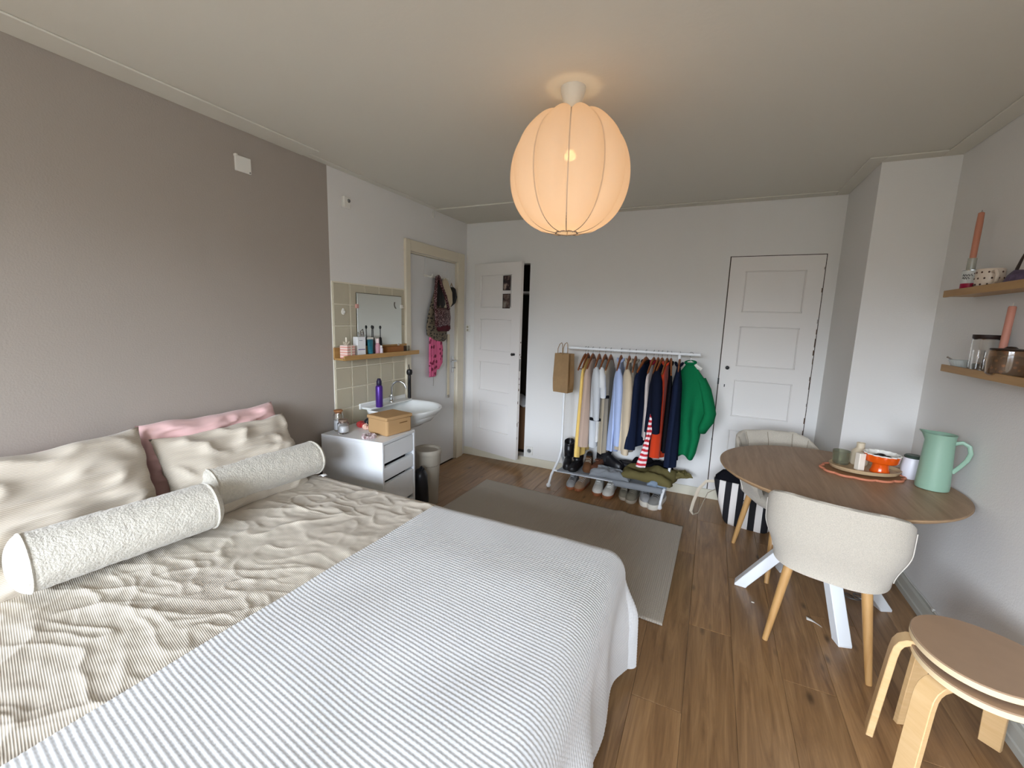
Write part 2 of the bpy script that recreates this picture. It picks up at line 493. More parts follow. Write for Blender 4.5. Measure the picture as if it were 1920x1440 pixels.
photo('lighter_photo', 'smaller photo with grey upper half taped below another on the closet door', .435, 1.59, ('#2b2326', '#6d5a52', '#8f8b84'), 2)

# entry door in the left wall
jm = MB()
jm.box((.012, -.98, 1.07), (.026, .062, 2.14)); jm.box((.012, -.137, 1.07), (.026, .118, 2.14)); jm.box((.0115, -.5725, 2.093), (.025, .7525, .092))
jm.box((-.05, -.948, 1.02), (.1, .012, 2.045)); jm.box((-.05, -.201, 1.02), (.1, .012, 2.045)); jm.box((-.05, -.575, 2.04), (.1, .75, .012))
struct(jm.build('trim_8', M_cream, smooth=False, bevel=.004))
struct(MB().box((-.16, -.575, 1.05), (.02, 1.1, 2.2)).build('hall_light_block', M_dark, smooth=False))  # unseen dark slab added behind the door to stop light leaking under it
d1 = bpy.data.objects.new('door_1', None); C.objects.link(d1); struct(d1)
MB().box((-.024, -.574, 1.02), (.036, .73, 2.022)).build('door_leaf', M_grey_door, d1, smooth=False, bevel=.002, segs=1)
for z in (1.78, .35):
    MB().tube([(-.002, -.944, z - .05), (-.002, -.944, z + .05)], .008, 8).build('hinge', M_wire, d1)
hd = MB().box((-.002, -.245, 1.02), (.008, .034, .17)).build('handle_plate', M_chrome, d1, smooth=False, bevel=.002)
MB().tube([(0, -.245, 1.06), (.04, -.245, 1.06), (.05, -.255, 1.06), (.05, -.35, 1.06)], .008, 8).build('lever', M_chrome, hd)
MB().tube([(.0, -.245, .985), (.03, -.245, .985)], .004, 6).build('key', M_wire, hd)
hk = thing('door_hook_rack', 'over-door hook rack with two flat straps above the bags', 'hook rack', (0, 0, 0))
for y in (-.71, -.35):
    m = MB(); m.box((-.0035, y, 1.955), (.003, .012, .17)); m.box((-.02, y, 2.0385), (.036, .012, .0025)); m.build('strap', M_grey_door, hk, smooth=False)
MB().box((-.002, -.53, 1.865), (.006, .40, .02)).build('rail', M_plw, hk, smooth=False)
for y in (-.68, -.58, -.48, -.38):
    MB().tube([(0, y, 1.865), (.03, y, 1.855), (.05, y, 1.86), (.055, y, 1.88)], .004, 6).build('hook', M_plw, hk)

# ---- small wall fixtures
t = thing('junction_cover', 'square white blanking plate high on the taupe wall', 'junction cover', (0, -2.354, 2.286))
MB().box((.006, 0, 0), (.012, .088, .082)).build('cover', M_plw, t, smooth=False, bevel=.004)
for a in ((-.036, .036), (.034, -.034)): MB().lathe([(.004, 0), (.004, .003)], 10, M=TM((.012, a[0], a[1]), 0, 0, R(90))).build('screw', M_wire, t)
MB().box((.010, -.040, .037), (.02, .012, .012)).build('corner_tab', M_plw, t, bevel=.002)
t = thing('wall_sensor', 'small white sensor box on the white wall near the taupe edge', 'sensor', (0, -1.638, 2.266))
MB().box((.014, 0, 0), (.028, .062, .075)).build('housing', M_plw, t, bevel=.006)
MB().lathe([(.013, 0), (.010, .006), (.004, .008)], 14, M=TM((.028, .012, .012), 0, 0, R(90))).build('dial', M_wire, t)
t = thing('light_switch', 'small round-cornered double switch on the wall by the corner', 'light switch', (.022, 0, 1.386))
MB().box((.006, -.004, 0), (.055, .009, .075)).build('plate', M_plw, t, bevel=.006)
for z in (-.016, .016):
    MB().lathe([(.012, 0), (.011, .005), (.006, .007)], 14, M=TM((.006, -.008, z), 0, R(90))).build('rocker', mat('beige_plastic', '#b9b09a', .4), t)
t = thing('wall_socket', 'white wall socket low on the back wall beside the closet', 'socket', (.79, 0, .155))
MB().box((0, -.005, 0), (.075, .010, .085)).build('plate', M_plw, t, bevel=.004)
MB().lathe([(.024, 0), (.024, .003), (.02, .003), (.02, -.002), (.001, -.002)], 20, M=TM((0, -.010, 0), 0, R(90))).build('outlet', mat('pale_grey_plastic', '#bfc2c2', .4), t)
tag(MB().box((.006, -.6, 2.415), (.012, .014, .055)).build('cable_duct', M_plw, bevel=.003), 'short white cable stub below the ceiling above the entry door', 'cable duct')
# ================================================================= BED
def fabric_mat(name, c1, c2, kind, pitch, rough=.9, bump=.6, sheen=.2, width=.5):
    """kind: 'stripe' uses uv.y, 'waffle' both, 'weave' both fine"""
    m = bpy.data.materials.new(name); m.use_nodes = True; MATS[name] = m; N = NT(m); b = N.b
    tc = N.n('TexCoord'); sx = N.n('SeparateXYZ'); N.l(tc.outputs['UV'], sx.inputs[0])
    def wave(o, p):
        mu = N.n('Math', operation='MULTIPLY'); N.l(o, mu.inputs[0]); mu.inputs[1].default_value = 2 * PI / p
        s = N.n('Math', operation='SINE'); N.l(mu.outputs[0], s.inputs[0])
        a = N.n('MapRange'); a.inputs['From Min'].default_value = -1; N.l(s.outputs[0], a.inputs['Value'])
        return a.outputs[0]
    a = wave(sx.outputs['Y'], pitch)
    if kind != 'stripe':
        bb = wave(sx.outputs['X'], pitch * (1.0 if kind == 'weave' else .8))
        mm = N.n('Math', operation='MULTIPLY' if kind == 'weave' else 'ADD'); N.l(a, mm.inputs[0]); N.l(bb, mm.inputs[1])
        if kind == 'waffle':
            h_ = N.n('Math', operation='MULTIPLY'); N.l(mm.outputs[0], h_.inputs[0]); h_.inputs[1].default_value = .5; a = h_.outputs[0]
        else: a = mm.outputs[0]
    ns = N.n('TexNoise', Scale=40.0, Detail=3.0); N.l(tc.outputs['UV'], ns.inputs['Vector'])
    mx = N.n('Mix', data_type='RGBA'); mx.inputs[6].default_value = (*lin(c2), 1); mx.inputs[7].default_value = (*lin(c1), 1)
    rm = N.n('MapRange'); rm.inputs['From Min'].default_value = width - .25; rm.inputs['From Max'].default_value = width + .25; N.l(a, rm.inputs['Value'])
    N.l(rm.outputs[0], mx.inputs[0])
    N.l(mx.outputs[2], b.inputs['Base Color'])
    ad = N.n('Math', operation='MULTIPLY_ADD'); N.l(ns.outputs['Fac'], ad.inputs[0]); ad.inputs[1].default_value = .35; N.l(a, ad.inputs[2])
    bp = N.n('Bump', Strength=bump, Distance=pitch * .35); N.l(ad.outputs[0], bp.inputs['Height']); N.l(bp.outputs[0], b.inputs['Normal'])
    b.inputs['Roughness'].default_value = rough; b.inputs['Specular IOR Level'].default_value = .15; b.inputs['Sheen Weight'].default_value = sheen
    return m
M_duvet = fabric_mat('beige_ribbed_cotton', '#d5cdc0', '#b5a896', 'stripe', .0052, bump=.35)
M_pink = mat('pink_satin_cotton', '#e8c0be', .6, .3, sheen=.2, bump=.1, bscale=30)
M_fleece = mat('cream_teddy_fleece', '#d3cdc0', .95, .1, sheen=.5, var=.12, vscale=60, bump=1, bscale=130)

BY0, BY1, BX1, BZ = -2.19, -3.86, 2.17, .55       # far side, near side, foot end, top
bed = thing('bed', 'wide double bed base with mattress under the beige duvet', 'bed', (0, 0, 0))
MB().box((1.07, (BY0 + BY1) / 2, .17), (2.08, BY0 - BY1 - .06, .20)).build('base', mat('grey_bed_base', '#8c8781', .9), bed, smooth=False, bevel=.02)
MB().box((1.07, (BY0 + BY1) / 2, .39), (2.08, BY0 - BY1 - .06, .22)).build('mattress', mat('white_mattress', '#e8e6e2', .9), bed, bevel=.05, segs=3)
for x in (.12, 2.0):
    for y in (BY0 - .12, BY1 + .12):
        MB().lathe([(.025, 0), (.03, .075)], 14, c=(x, y, 0)).build('leg', mat('dark_leg', '#2b2622', .5), bed)

def drape(ox, oy, Rr, wav=0.0, flare=.0):
    """overshoot distances past foot edge / far or near side -> (dx, dy, dz)"""
    d = math.hypot(ox, oy)
    if d < 1e-6: return 0, 0, 0
    cx, cy = ox / d, oy / d
    L = Rr * PI / 2
    if d < L:
        a = d / Rr; r_, z_ = Rr * math.sin(a), -Rr * (1 - math.cos(a))
    else:
        r_, z_ = Rr + (d - L) * flare + wav * sst(L, L + .2, d), -Rr - (d - L) * math.sqrt(max(0, 1 - flare * flare))
    return cx * r_, cy * r_, z_

def wrinkle(x, y):
    """duvet wrinkles: soft swells + sharp ridges, anisotropic"""
    s = .014 * nz(x * 1.9, y * 2.3, 3.1)
    qx = x * .87 + y * .5; qy = -x * .5 + y * .87
    q = nz(qx * 2.6 + .6 * nz(x * 3, y * 3, 8), qy * 6.5 + .8 * nz(x * 2.2, y * 2.2, 5), 1.7)
    r1 = (1 - abs(q) * 2.2); r1 = max(0, r1) ** 3
    q2 = nz(x * 4.4 + .7 * nz(x * 4, y * 4, 2), y * 9.5 + .9 * nz(x * 5, y * 5, 4), 6.2)
    r2_ = max(0, 1 - abs(q2) * 2.6) ** 2.5
    msk = .35 + .65 * sst(-.25, .3, nz(x * 1.7, y * 1.7, 12))
    q3 = nz(x * 6.5 + y * 4 + .9 * nz(x * 7, y * 7, 9), y * 13 - x * 5 + 1.0 * nz(x * 6, y * 6, 14), 3.3)
    r3 = max(0, 1 - abs(q3) * 3.2) ** 2
    m3_ = sst(-.15, .3, nz(x * 2.6, y * 2.6, 31))
    return s + .009 * r1 * msk + .0052 * r2_ * msk + .0038 * r3 * m3_ + .0022 * nz(x * 24, y * 31, 4)

def duvet_pt(s, t):
    # s = x along bed ; t = distance from the middle line over width
    yc = (BY0 + BY1) / 2; hw = (BY0 - BY1) / 2 - .02
    oy = max(0, abs(t) - hw + .05); ox = max(0, s - BX1 + .06)
    x = min(s, BX1 - .06); y = max(-(hw - .05), min(hw - .05, t))
    dx, dy, dz = drape(ox, oy, .07, .02 * math.sin(s * 9 + 1))
    fade = 1 if (ox + oy) == 0 else .4
    und = sst(1.17, 1.30, s)                      # pressed flat under the blanket
    z = BZ - .004 + wrinkle(s, t) * fade * (1 - .85 * und) - .022 * und
    return (x + dx, yc + y + dy * (1 if t > 0 else -1), z + dz)
S0, S1, T0, T1 = .03, BX1 - .10, -1.02, 1.00
d = MB().grid(lambda u, v: duvet_pt(lerp(S0, S1, u), lerp(T0, T1, v)), 380, 380, uvfn=lambda u, v: (lerp(S0, S1, u), lerp(T0, T1, v) + .24 * lerp(S0, S1, u)))
tag(d.build('duvet', M_duvet, sub=0, angle=181), 'crumpled beige duvet with fine white ribs covering the bed', 'duvet')

def blanket_pt(s, t):
    yc = (BY0 + BY1) / 2; hw = (BY0 - BY1) / 2
    rc = .10
    oy = max(0, abs(t) - hw + rc); ox = max(0, s - BX1 + rc)
    x = min(s, BX1 - rc); y = max(-(hw - rc), min(hw - rc, t))
    ang = math.atan2(oy, ox) if (ox + oy) > 0 else 0
    corner = math.sin(2 * ang) if ox > 0 and oy > 0 else 0
    wav = .022 * math.sin(t * 8.3 + 1.1) + .014 * math.sin(t * 17 + .4) + .035 * corner * (.5 + .5 * math.sin(ang * 9 - .6))
    dx, dy, dz = drape(ox, oy, .095, wav,   .045 + .05 * corner)
    top = 1 - sst(0, .12, ox + oy)
    z = BZ + .006 + top * (.012 * nz(s * 1.7, t * 1.3, 20) + .004 * nz(s * 5, t * 4, 2)) + .004 * sst(0, .04, .04 - (s - 1.18))
    zz = z + dz
    if zz < .02: zz = .02
    return (x + dx, yc + y + dy * (1 if t > 0 else -1), zz)
B0, B1 = 1.185, BX1 + .42
NB_U, NB_V = 150, 230
def hem(v):  # lower hem runs unevenly
    t = lerp(-1.10, 1.02, v)
    return B1 + .05 * math.sin(t * 3 + .8) + .03 * sst(.55, .80, t) + .03 * nz(t * 4, 0, 9)
def blk(u, v):
    t = lerp(-1.10, 1.02, v); s = lerp(B0 + .03 * math.sin(t * 1.1), hem(v), u)
    return s, t
def blanket_surf(u, v):
    s, t = blk(u, v); return blanket_pt(s, t)
# real waffle relief: the draped surface is refined and pushed along its normals
KU, KV = 3, 3
base = np.array([[blanket_surf(i / NB_U, j / NB_V) for i in range(NB_U + 1)] for j in range(NB_V + 1)])
st = np.array([[blk(i / NB_U, j / NB_V) for i in range(NB_U + 1)] for j in range(NB_V + 1)])
def refine(A, k, ax):
    n = A.shape[ax] - 1
    q = np.linspace(0, n, n * k + 1); i0 = np.minimum(q.astype(int), n - 1); f = (q - i0)
    sh_ = [1, 1, 1]; sh_[ax] = -1; f = f.reshape(sh_)
    P0, P1 = np.take(A, i0, ax), np.take(A, i0 + 1, ax); Pm, P2 = np.take(A, np.maximum(i0 - 1, 0), ax), np.take(A, np.minimum(i0 + 2, n), ax)
    return .5 * ((2 * P0) + (P1 - Pm) * f + (2 * Pm - 5 * P0 + 4 * P1 - P2) * f ** 2 + (3 * P0 - Pm - 3 * P1 + P2) * f ** 3)
fine = refine(refine(base, KV, 0), KU, 1); fst = refine(refine(st, KV, 0), KU, 1)
du = np.gradient(fine, axis=1); dv = np.gradient(fine, axis=0); nn_ = np.cross(du, dv); nn_ /= np.linalg.norm(nn_, axis=2, keepdims=True) + 1e-12
s_, t_ = fst[..., 0], fst[..., 1] + .13 * (fst[..., 0] - 1.2)
WP = .0128
ra = np.abs(np.cos(PI * t_ / WP)); rb = np.abs(np.cos(PI * s_ / (WP * 1.0)))
fine = fine + nn_ * (.0017 * ra ** 1.3 + .0014 * rb ** 1.3)[..., None]
nv_, nu_ = fine.shape[:2]
idx = np.arange(nv_ * nu_).reshape(nv_, nu_)
quads = np.stack([idx[:-1, :-1], idx[:-1, 1:], idx[1:, 1:], idx[1:, :-1]], -1).reshape(-1, 4)
me = bpy.data.meshes.new('blanket')
me.vertices.add(nv_ * nu_); me.vertices.foreach_set('co', fine.reshape(-1).astype(np.float32))
me.loops.add(quads.size); me.loops.foreach_set('vertex_index', quads.reshape(-1).astype(np.int32))
me.polygons.add(len(quads)); me.polygons.foreach_set('loop_start', (np.arange(len(quads)) * 4).astype(np.int32))
me.polygons.foreach_set('use_smooth', np.ones(len(quads), dtype=bool))
me.update(calc_edges=True); me.validate()
M_blanket2 = mat('white_waffle', '#d2d2d2', .9, .15, sheen=.1)
me.materials.append(M_blanket2)
o = bpy.data.objects.new('blanket', me); C.objects.link(o)
tag(o, 'white waffle blanket spread over the foot half of the bed', 'blanket')

def pillow(name, label, w_, h_, t_, m, M, fold=.012, seed=0, group=None, flat=.0, cat='pillow'):
    """soft cushion: local x width, y height, z thickness"""
    mb = MB(); n = 44
    def side(sg):
        def f(u, v):
            a, b = u * 2 - 1, v * 2 - 1
            ed = max(0, (1 - a ** 4)) * max(0, (1 - b ** 4))
            zt = t_ / 2 * ed ** .42
            # pinched outline
            px = a * w_ / 2 * (1 - .05 * (1 - b * b) * abs(a) ** 3) + .006 * nz(b * 5, seed, a)
            py = b * h_ / 2 * (1 - .06 * (1 - a * a) * abs(b) ** 3) + .012 * nz(a * 2.5, seed, b) * abs(b)
            cr = fold * ed ** .3 * (max(0, 1 - 3 * abs(nz(a * 1.4 + b * 1.1 + seed, b * 2.8 - a * .8, seed))) ** 2 + .6 * nz(a * 3 + seed, b * 3, seed + 4))
            cr += fold * .5 * ed ** .3 * nz(a * 2 + seed * 2, b * 11, seed)
            return (px, py, sg * (zt + cr))
        return f
    mb.grid(side(1), n, n, uvfn=lambda u, v: (u * w_, v * h_))
    uv1 = list(mb.uv)
    mb.grid(side(-1), n, n, uvfn=lambda u, v: (u * w_, v * h_))
    mb.uv = uv1 + mb.uv
    o = mb.build(name, m, angle=181)
    bm = bmesh.new(); bm.from_mesh(o.data); bmesh.ops.remove_doubles(bm, verts=bm.verts, dist=.0008)
    bmesh.ops.recalc_face_normals(bm, faces=bm.faces); bm.to_mesh(o.data); bm.free()
    o.matrix_world = M
    return tag(o, label, cat, group)
def lean(x, y, z, tilt, rz=0):
    """pillow with width along y, standing on its lower edge and leaning towards the wall; local x->-y... local y -> up"""
    B = Matrix(((0, 0, 1, 0), (1, 0, 0, 0), (0, 1, 0, 0), (0, 0, 0, 1)))       # local x->world y, y->z, z->x
    return Matrix.Translation((x, y, z)) @ Matrix.Rotation(rz, 4, 'Z') @ Matrix.Rotation(-tilt, 4, 'Y') @ B
pillow('pillow', 'pink satin pillow standing against the wall behind the bolsters', .66, .46, .15, M_pink, lean(.128, -2.655, .750, R(9)), .03, 3)
pillow('pillow', 'pink pillow almost hidden behind the large beige pillow by the taupe wall', .74, .44, .13, M_pink, lean(.12, -3.40, .735, R(8)), .03, 5)
M_pcase = fabric_mat('beige_ribbed_pillowcase', '#d8cfc2', '#bfb29f', 'stripe', .0056, bump=.3)
pillow('pillow', 'beige ribbed pillow in front of the pink one nearest the white cabinet', .66, .45, .14, M_pcase, lean(.262, -2.64, .715, R(27)), .026, 7)
pillow('pillow', 'large crumpled beige ribbed pillow at the left edge of the bed', .80, .53, .17, M_pcase, lean(.262, -3.395, .735, R(25)), .03, 11)

def bolster(label, p0, p1, r, rt_tag=False):
    p0, p1 = Vector(p0), Vector(p1); ax = (p1 - p0).normalized(); L = (p1 - p0).length
    side = ax.cross(Vector((0, 0, 1))).normalized(); up_ = side.cross(ax)
    t = thing('bolster', label, 'bolster', tuple(p0 - Vector((0, 0, r))))
    prof = [(-.014 + .042 * (1 - math.cos(a)), r * (.02 + .97 * math.sin(a))) for a in [PI / 2 * k / 9 for k in range(0, 10)]] + [(.036, r * .975), (.045, r)]
    rs = prof + [(lerp(.05, L - .05, k / 40), r) for k in range(41)] + [(L - q, rr) for q, rr in reversed(prof)]
    seg = 64; rings = []
    for q, rr in rs:
        ring = []
        for j in range(seg):
            a = 2 * PI * j / seg
            f = 1 + .030 * nz(q * 60, math.cos(a) * 6, math.sin(a) * 6) + .018 * nz(q * 130, math.cos(a) * 13, math.sin(a) * 13)
            ca, sa = math.cos(a), math.sin(a)
            zz = sa * rr * f
            if sa < 0: zz *= .9
            ring.append(p0 + ax * q + side * (ca * rr * f) + up_ * zz - (p0 - Vector((0, 0, r))))
        rings.append(ring)
    MB().rings(rings).build('cover', M_fleece, t, angle=181)
    for q in (.028, L - .028):
        pth = [p0 + ax * q + side * (math.cos(a) * r * .985) + up_ * (math.sin(a) * r * (.985 if math.sin(a) > 0 else .89)) - (p0 - Vector((0, 0, r))) for a in [2 * PI * k / 48 for k in range(48)]]
        MB().tube(pth, .005, 6, closed=True).build('piping', M_fleece, t)
    return t
b1 = bolster('cream teddy bolster lying nearest the camera in front of the large pillow', (.44, -3.49, .662), (.505, -2.905, .662), .103)
b2 = bolster('cream teddy bolster further back with a white care tag', (.325, -2.86, .664), (.352, -2.245, .660), .100)
tg = MB(); tg.grid(lambda u, v: (.118 + v * .035, .545 + u * .03, .020 + .008 * math.sin(v * 3)), 3, 4)
tg.build('care_tag', mat('white_tag', '#f4f4f4', .7), b2, solid=.001)

# red scrunchie on the bed head side
def scrunchie(label, loc, Rr, r, m, rot=(0, 0, 0), seed=1, name='scrunchie', cat='scrunchie'):
    mb = MB(); n, k = 60, 10; rings = []
    for i in range(n):
        a = 2 * PI * i / n
        rr = r * (1 + .35 * math.sin(i * 2.6 + seed) * .8 + .3 * nz(i * .5, seed))
        rings.append([((Rr + rr * math.cos(b)) * math.cos(a), (Rr + rr * math.cos(b)) * math.sin(a), r + rr * math.sin(b)) for b in [2 * PI * j / k for j in range(k)]])
    rings.append(rings[0])
    mb.rings(rings, False, False)
    o = mb.build(name, m); o.location = loc; o.rotation_euler = rot
    return tag(o, label, cat)
M_red = mat('red_satin', '#b3232f', .5, .4, sheen=.3)
scrunchie('red ruffled scrunchie at the head of the bed beside the cabinet', (.195, -2.175, .556), .036, .026, M_red, (R(20), R(10), 0), 4)

# ================================================================= DRAWER CABINET
M_cab = mat('white_lacquer', '#eef0f2', .35, .45)
cz = .69
cab = thing('drawer_cabinet', 'white drawer cabinet between the bed and the washbasin', 'cabinet', (.285, -1.745, 0), R(5))
cw, cdp = .50, .375       # depth along x, width along y
mb = MB()
mb.box((0, 0, cz - .009), (cw, cdp, .018)); mb.box((0, -cdp / 2 + .009, (cz - .018) / 2 + .02), (cw, .018, cz - .058)); mb.box((0, cdp / 2 - .009, (cz - .018) / 2 + .02), (cw, .018, cz - .058))
mb.box((-cw / 2 + .006, 0, cz / 2), (.012, cdp - .036, cz - .06)); mb.box((0, 0, .05), (cw - .02, cdp - .036, .018))
mb.build('carcass', M_cab, cab, smooth=False, bevel=.0025)
MB().box((-.02, 0, .36), (cw - .10, cdp - .05, .58)).build('drawer_box', mat('black_gap', '#1c1c1f', .8), cab, smooth=False)
for (z0, z1) in ((.542, .662), (.425, .512), (.215, .400), (.065, .185)):
    dr = MB().box((cw / 2 - .012, 0, (z0 + z1) / 2), (.018, cdp - .044, z1 - z0)).build('drawer_front', M_cab, cab, smooth=False, bevel=.002)
    MB().box((cw / 2 - .015, 0, z1 + .004), (.010, (cdp - .044), .004)).build('finger_lip', M_cab, dr, smooth=False)
for x in (-.2, .2):
    for y in (-.16, .16):
        MB().lathe([(.018, 0), (.018, .03)], 12, c=(x, y, 0)).build('foot', M_cab, cab)

# ================================================================= RUG
M_rug = fabric_mat('grey_beige_rug_weave', '#c6bdaf', '#b0a698', 'weave', .011, bump=.7)
rugc = [Vector((.615, -.600)), Vector((2.330, -.705)), Vector((2.305, -1.875)), (Vector((.58, -1.78)))]
def rug_pt(u, v):
    p = rugc[0].lerp(rugc[1], u).lerp(rugc[3].lerp(rugc[2], u), v)
    # a soft crease running diagonally
    d_ = (u - .74) * 1.7 + v * .75
    cr = .011 * math.exp(-(d_ / .035) ** 2) * (1 - sst(.1, .55, v))
    return (p.x, p.y, .009 + cr + .0015 * nz(p.x * 4, p.y * 4, 3))
rg = MB().grid(rug_pt, 110, 70, uvfn=lambda u, v: (u * 1.72, v * 1.2))
tag(rg.build('rug', M_rug, solid=.010, angle=181), 'flat grey-beige woven rug between the bed and the clothes rack', 'rug')

# ================================================================= PENDANT LAMP
LX, LY = 1.776, -2.083
lamp = thing('pendant_lamp', 'round pleated white fabric pendant lamp glowing warmly', 'lamp', (LX, LY, 0))
MB().lathe([(.052, H), (.052, H - .012), (.047, H - .03), (.030, H - .082), (.026, H - .088), (.0, H - .088)], 28, cap0=True, cap1=False).build('ceiling_rose', mat('white_rose', '#e4e0d6', .5), lamp)
MB().tube([(0, 0, 2.39), (0, 0, 2.25)], .004, 6).build('cord', M_plw, lamp)
shade_m = bpy.data.materials.new('white_lamp_fabric'); shade_m.use_nodes = True
N = NT(shade_m); N.t.nodes.remove(N.b)
df = N.n('BsdfDiffuse'); df.inputs[0].default_value = (*lin('#f3e8da'), 1)
tr = N.n('BsdfTranslucent'); tr.inputs[0].default_value = (*lin('#f6e0c6'), 1)
tp = N.n('BsdfTransparent'); tp.inputs[0].default_value = (1, .95, .88, 1)
m1 = N.n('MixShader'); m1.inputs[0].default_value = .5; N.l(df.outputs[0], m1.inputs[1]); N.l(tr.outputs[0], m1.inputs[2])
m2 = N.n('MixShader'); m2.inputs[0].default_value = .03; N.l(m1.outputs[0], m2.inputs[1]); N.l(tp.outputs[0], m2.inputs[2])
N.l(m2.outputs[0], N.t.nodes['Material Output'].inputs[0])
NS, ZT, ZB, RS = 10, 2.356, 1.886, .248
PH = R(270 - 25 + 6)
def sh(a, q, k=1.0):
    """q 0 top..1 bottom"""
    zc = (ZT + ZB) / 2; hz = (ZT - ZB) / 2
    c = math.cos(PI * (.075 + .89 * q)); s = math.sin(PI * (.075 + .89 * q))
    lob = abs(math.sin((a - PH) * NS / 2))
    r = RS * (s ** .74) * (1 + .115 * (lob ** .7 - .66)) 
    z = zc + hz * c / math.cos(PI * .075) + .016 * lob * (1 - sst(0, .2, q)) + .006 * lob * sst(.86, 1, q)
    return (r * k * math.cos(a), r * k * math.sin(a), z)
mb = MB(); na, nq = 160, 44
mb.rings([[sh(2 * PI * j / na, i / nq) for j in range(na)] for i in range(nq + 1)], False, False)
mb.build('shade', shade_m, lamp, angle=181)
M_seam = mat('greige_seam', '#8f8276', .8)
for k in range(NS):
    a = PH + 2 * PI * k / NS
    MB().tube([sh(a, i / 40, 1.006) for i in range(41)], .0022, 6).build('rib', M_seam, lamp)
b_r = RS * math.sin(PI * .965) ** .74
MB().tube([(b_r * math.cos(2 * PI * k / 32), b_r * math.sin(2 * PI * k / 32), ZB - .003) for k in range(32)], .0028, 6, closed=True).build('bottom_ring', M_seam, lamp)
t_r = RS * math.sin(PI * .075) ** .74
MB().tube([(t_r * math.cos(2 * PI * k / 32), t_r * math.sin(2 * PI * k / 32), ZT - .004) for k in range(32)], .002, 6, closed=True).build('top_ring', M_seam, lamp)
hb = MB().lathe([(.0, 2.29), (.018, 2.29), (.02, 2.22), (.0, 2.22)], 16, cap0=False, cap1=False).build('bulb_holder', M_plw, lamp)
bm_ = bpy.data.materials.new('bulb_glass'); bm_.use_nodes = True
NB = NT(bm_); NB.b.inputs['Emission Color'].default_value = (1, .55, .22, 1); NB.b.inputs["Emission Strength"].default_value = 9
NB.b.inputs['Base Color'].default_value = (1, .9, .8, 1)
BULB = (LX, LY, 2.14)
MB().sphere((0, 0, 2.20), (.026, .026, .016), 16, 12).build('bulb', bm_, lamp)
ld = bpy.data.lights.new('bulb_light', 'POINT'); ld.energy = .62; ld.color = (1, .72, .42); ld.shadow_soft_size = .04
lo = bpy.data.objects.new('bulb_light', ld); C.objects.link(lo); lo.location = (LX, LY, 2.04)

# ================================================================= TABLE
def wood(name, c1, c2, sx=18, rough=.45, axis=(1, 1, 1), scale=1.4):
    m = bpy.data.materials.new(name); m.use_nodes = True; MATS[name] = m; N = NT(m)
    tc = N.n('TexCoord'); mp = N.n('Mapping'); mp.inputs['Scale'].default_value = axis; N.l(tc.outputs['Object'], mp.inputs['Vector'])
    g = N.n('TexNoise', Scale=scale, Detail=8.0, Roughness=.65, Distortion=.8); N.l(mp.outputs[0], g.inputs['Vector'])
    r = N.n('ValToRGB'); N.l(g.outputs['Fac'], r.inputs[0]); el = r.color_ramp.elements
    el[0].position = .3; el[0].color = (*lin(c2), 1); el[1].position = .7; el[1].color = (*lin(c1), 1)
    N.l(r.outputs[0], N.b.inputs['Base Color']); N.b.inputs['Roughness'].default_value = rough
    return m
M_ttop = wood('walnut_oak_top', '#a98a6b', '#8a6c4f', axis=(22, 1.6, 3))
M_tedge = mat('oak_edge', '#a98a68', .5)
M_wmetal = mat('white_powder_coat', '#f0f3f6', .35, .45)
TX, TYc, TZ, TR = 3.022, -1.318, .75, .517
tb = thing('dining_table', 'round wooden dining table with white crossed metal legs', 'table', (TX, TYc, 0))
top = MB().lathe([(.02, TZ - .024), (TR - .022, TZ - .024), (TR - .006, TZ - .014), (TR, TZ - .006), (TR, TZ - .002), (TR - .003, TZ)], 96).build('tabletop', M_ttop, tb, angle=30)
MB().lathe([(TR - .02, TZ - .0242), (TR - .0055, TZ - .0142), (TR + .0006, TZ - .006), (TR + .0006, TZ - .002)], 96, cap0=False, cap1=False).build('edge_band', M_tedge, top)
for (fx, fy) in ((-.365, .035), (.085, -.300), (.375, .160), (-.10, .34)):
    dv = Vector((fx, fy, 0)); L = dv.length; a = math.atan2(fy, fx)
    mb = MB(); hh, ww = .05, .06
    M_ = Matrix.Rotation(a, 4, 'Z')
    s0, z0, s1, z1 = L, 0, .0, .50
    # sheared bar from the foot to the hub, foot cut flat on the floor
    mb.rings([[(s0 + .005, -ww / 2, 0), (s0 + .005, ww / 2, 0), (s0 - .055, ww / 2, 0), (s0 - .055, -ww / 2, 0)],
              [(s0 + .005, -ww / 2, .012), (s0 + .005, ww / 2, .012), (s0 - .06, ww / 2, .012), (s0 - .06, -ww / 2, .012)],
              [(s1 + .035, -ww / 2, z1), (s1 + .035, ww / 2, z1), (s1 - .035, ww / 2, z1), (s1 - .035, -ww / 2, z1)]], M=M_)
    mb.build('leg', M_wmetal, tb, smooth=False, bevel=.003, segs=1)
MB().box((0, 0, .60), (.09, .09, .24)).build('column', M_wmetal, tb, smooth=False, bevel=.003)
MB().lathe([(.24, .715), (.24, .7255)], 32).build('mount_plate', M_wmetal, tb)

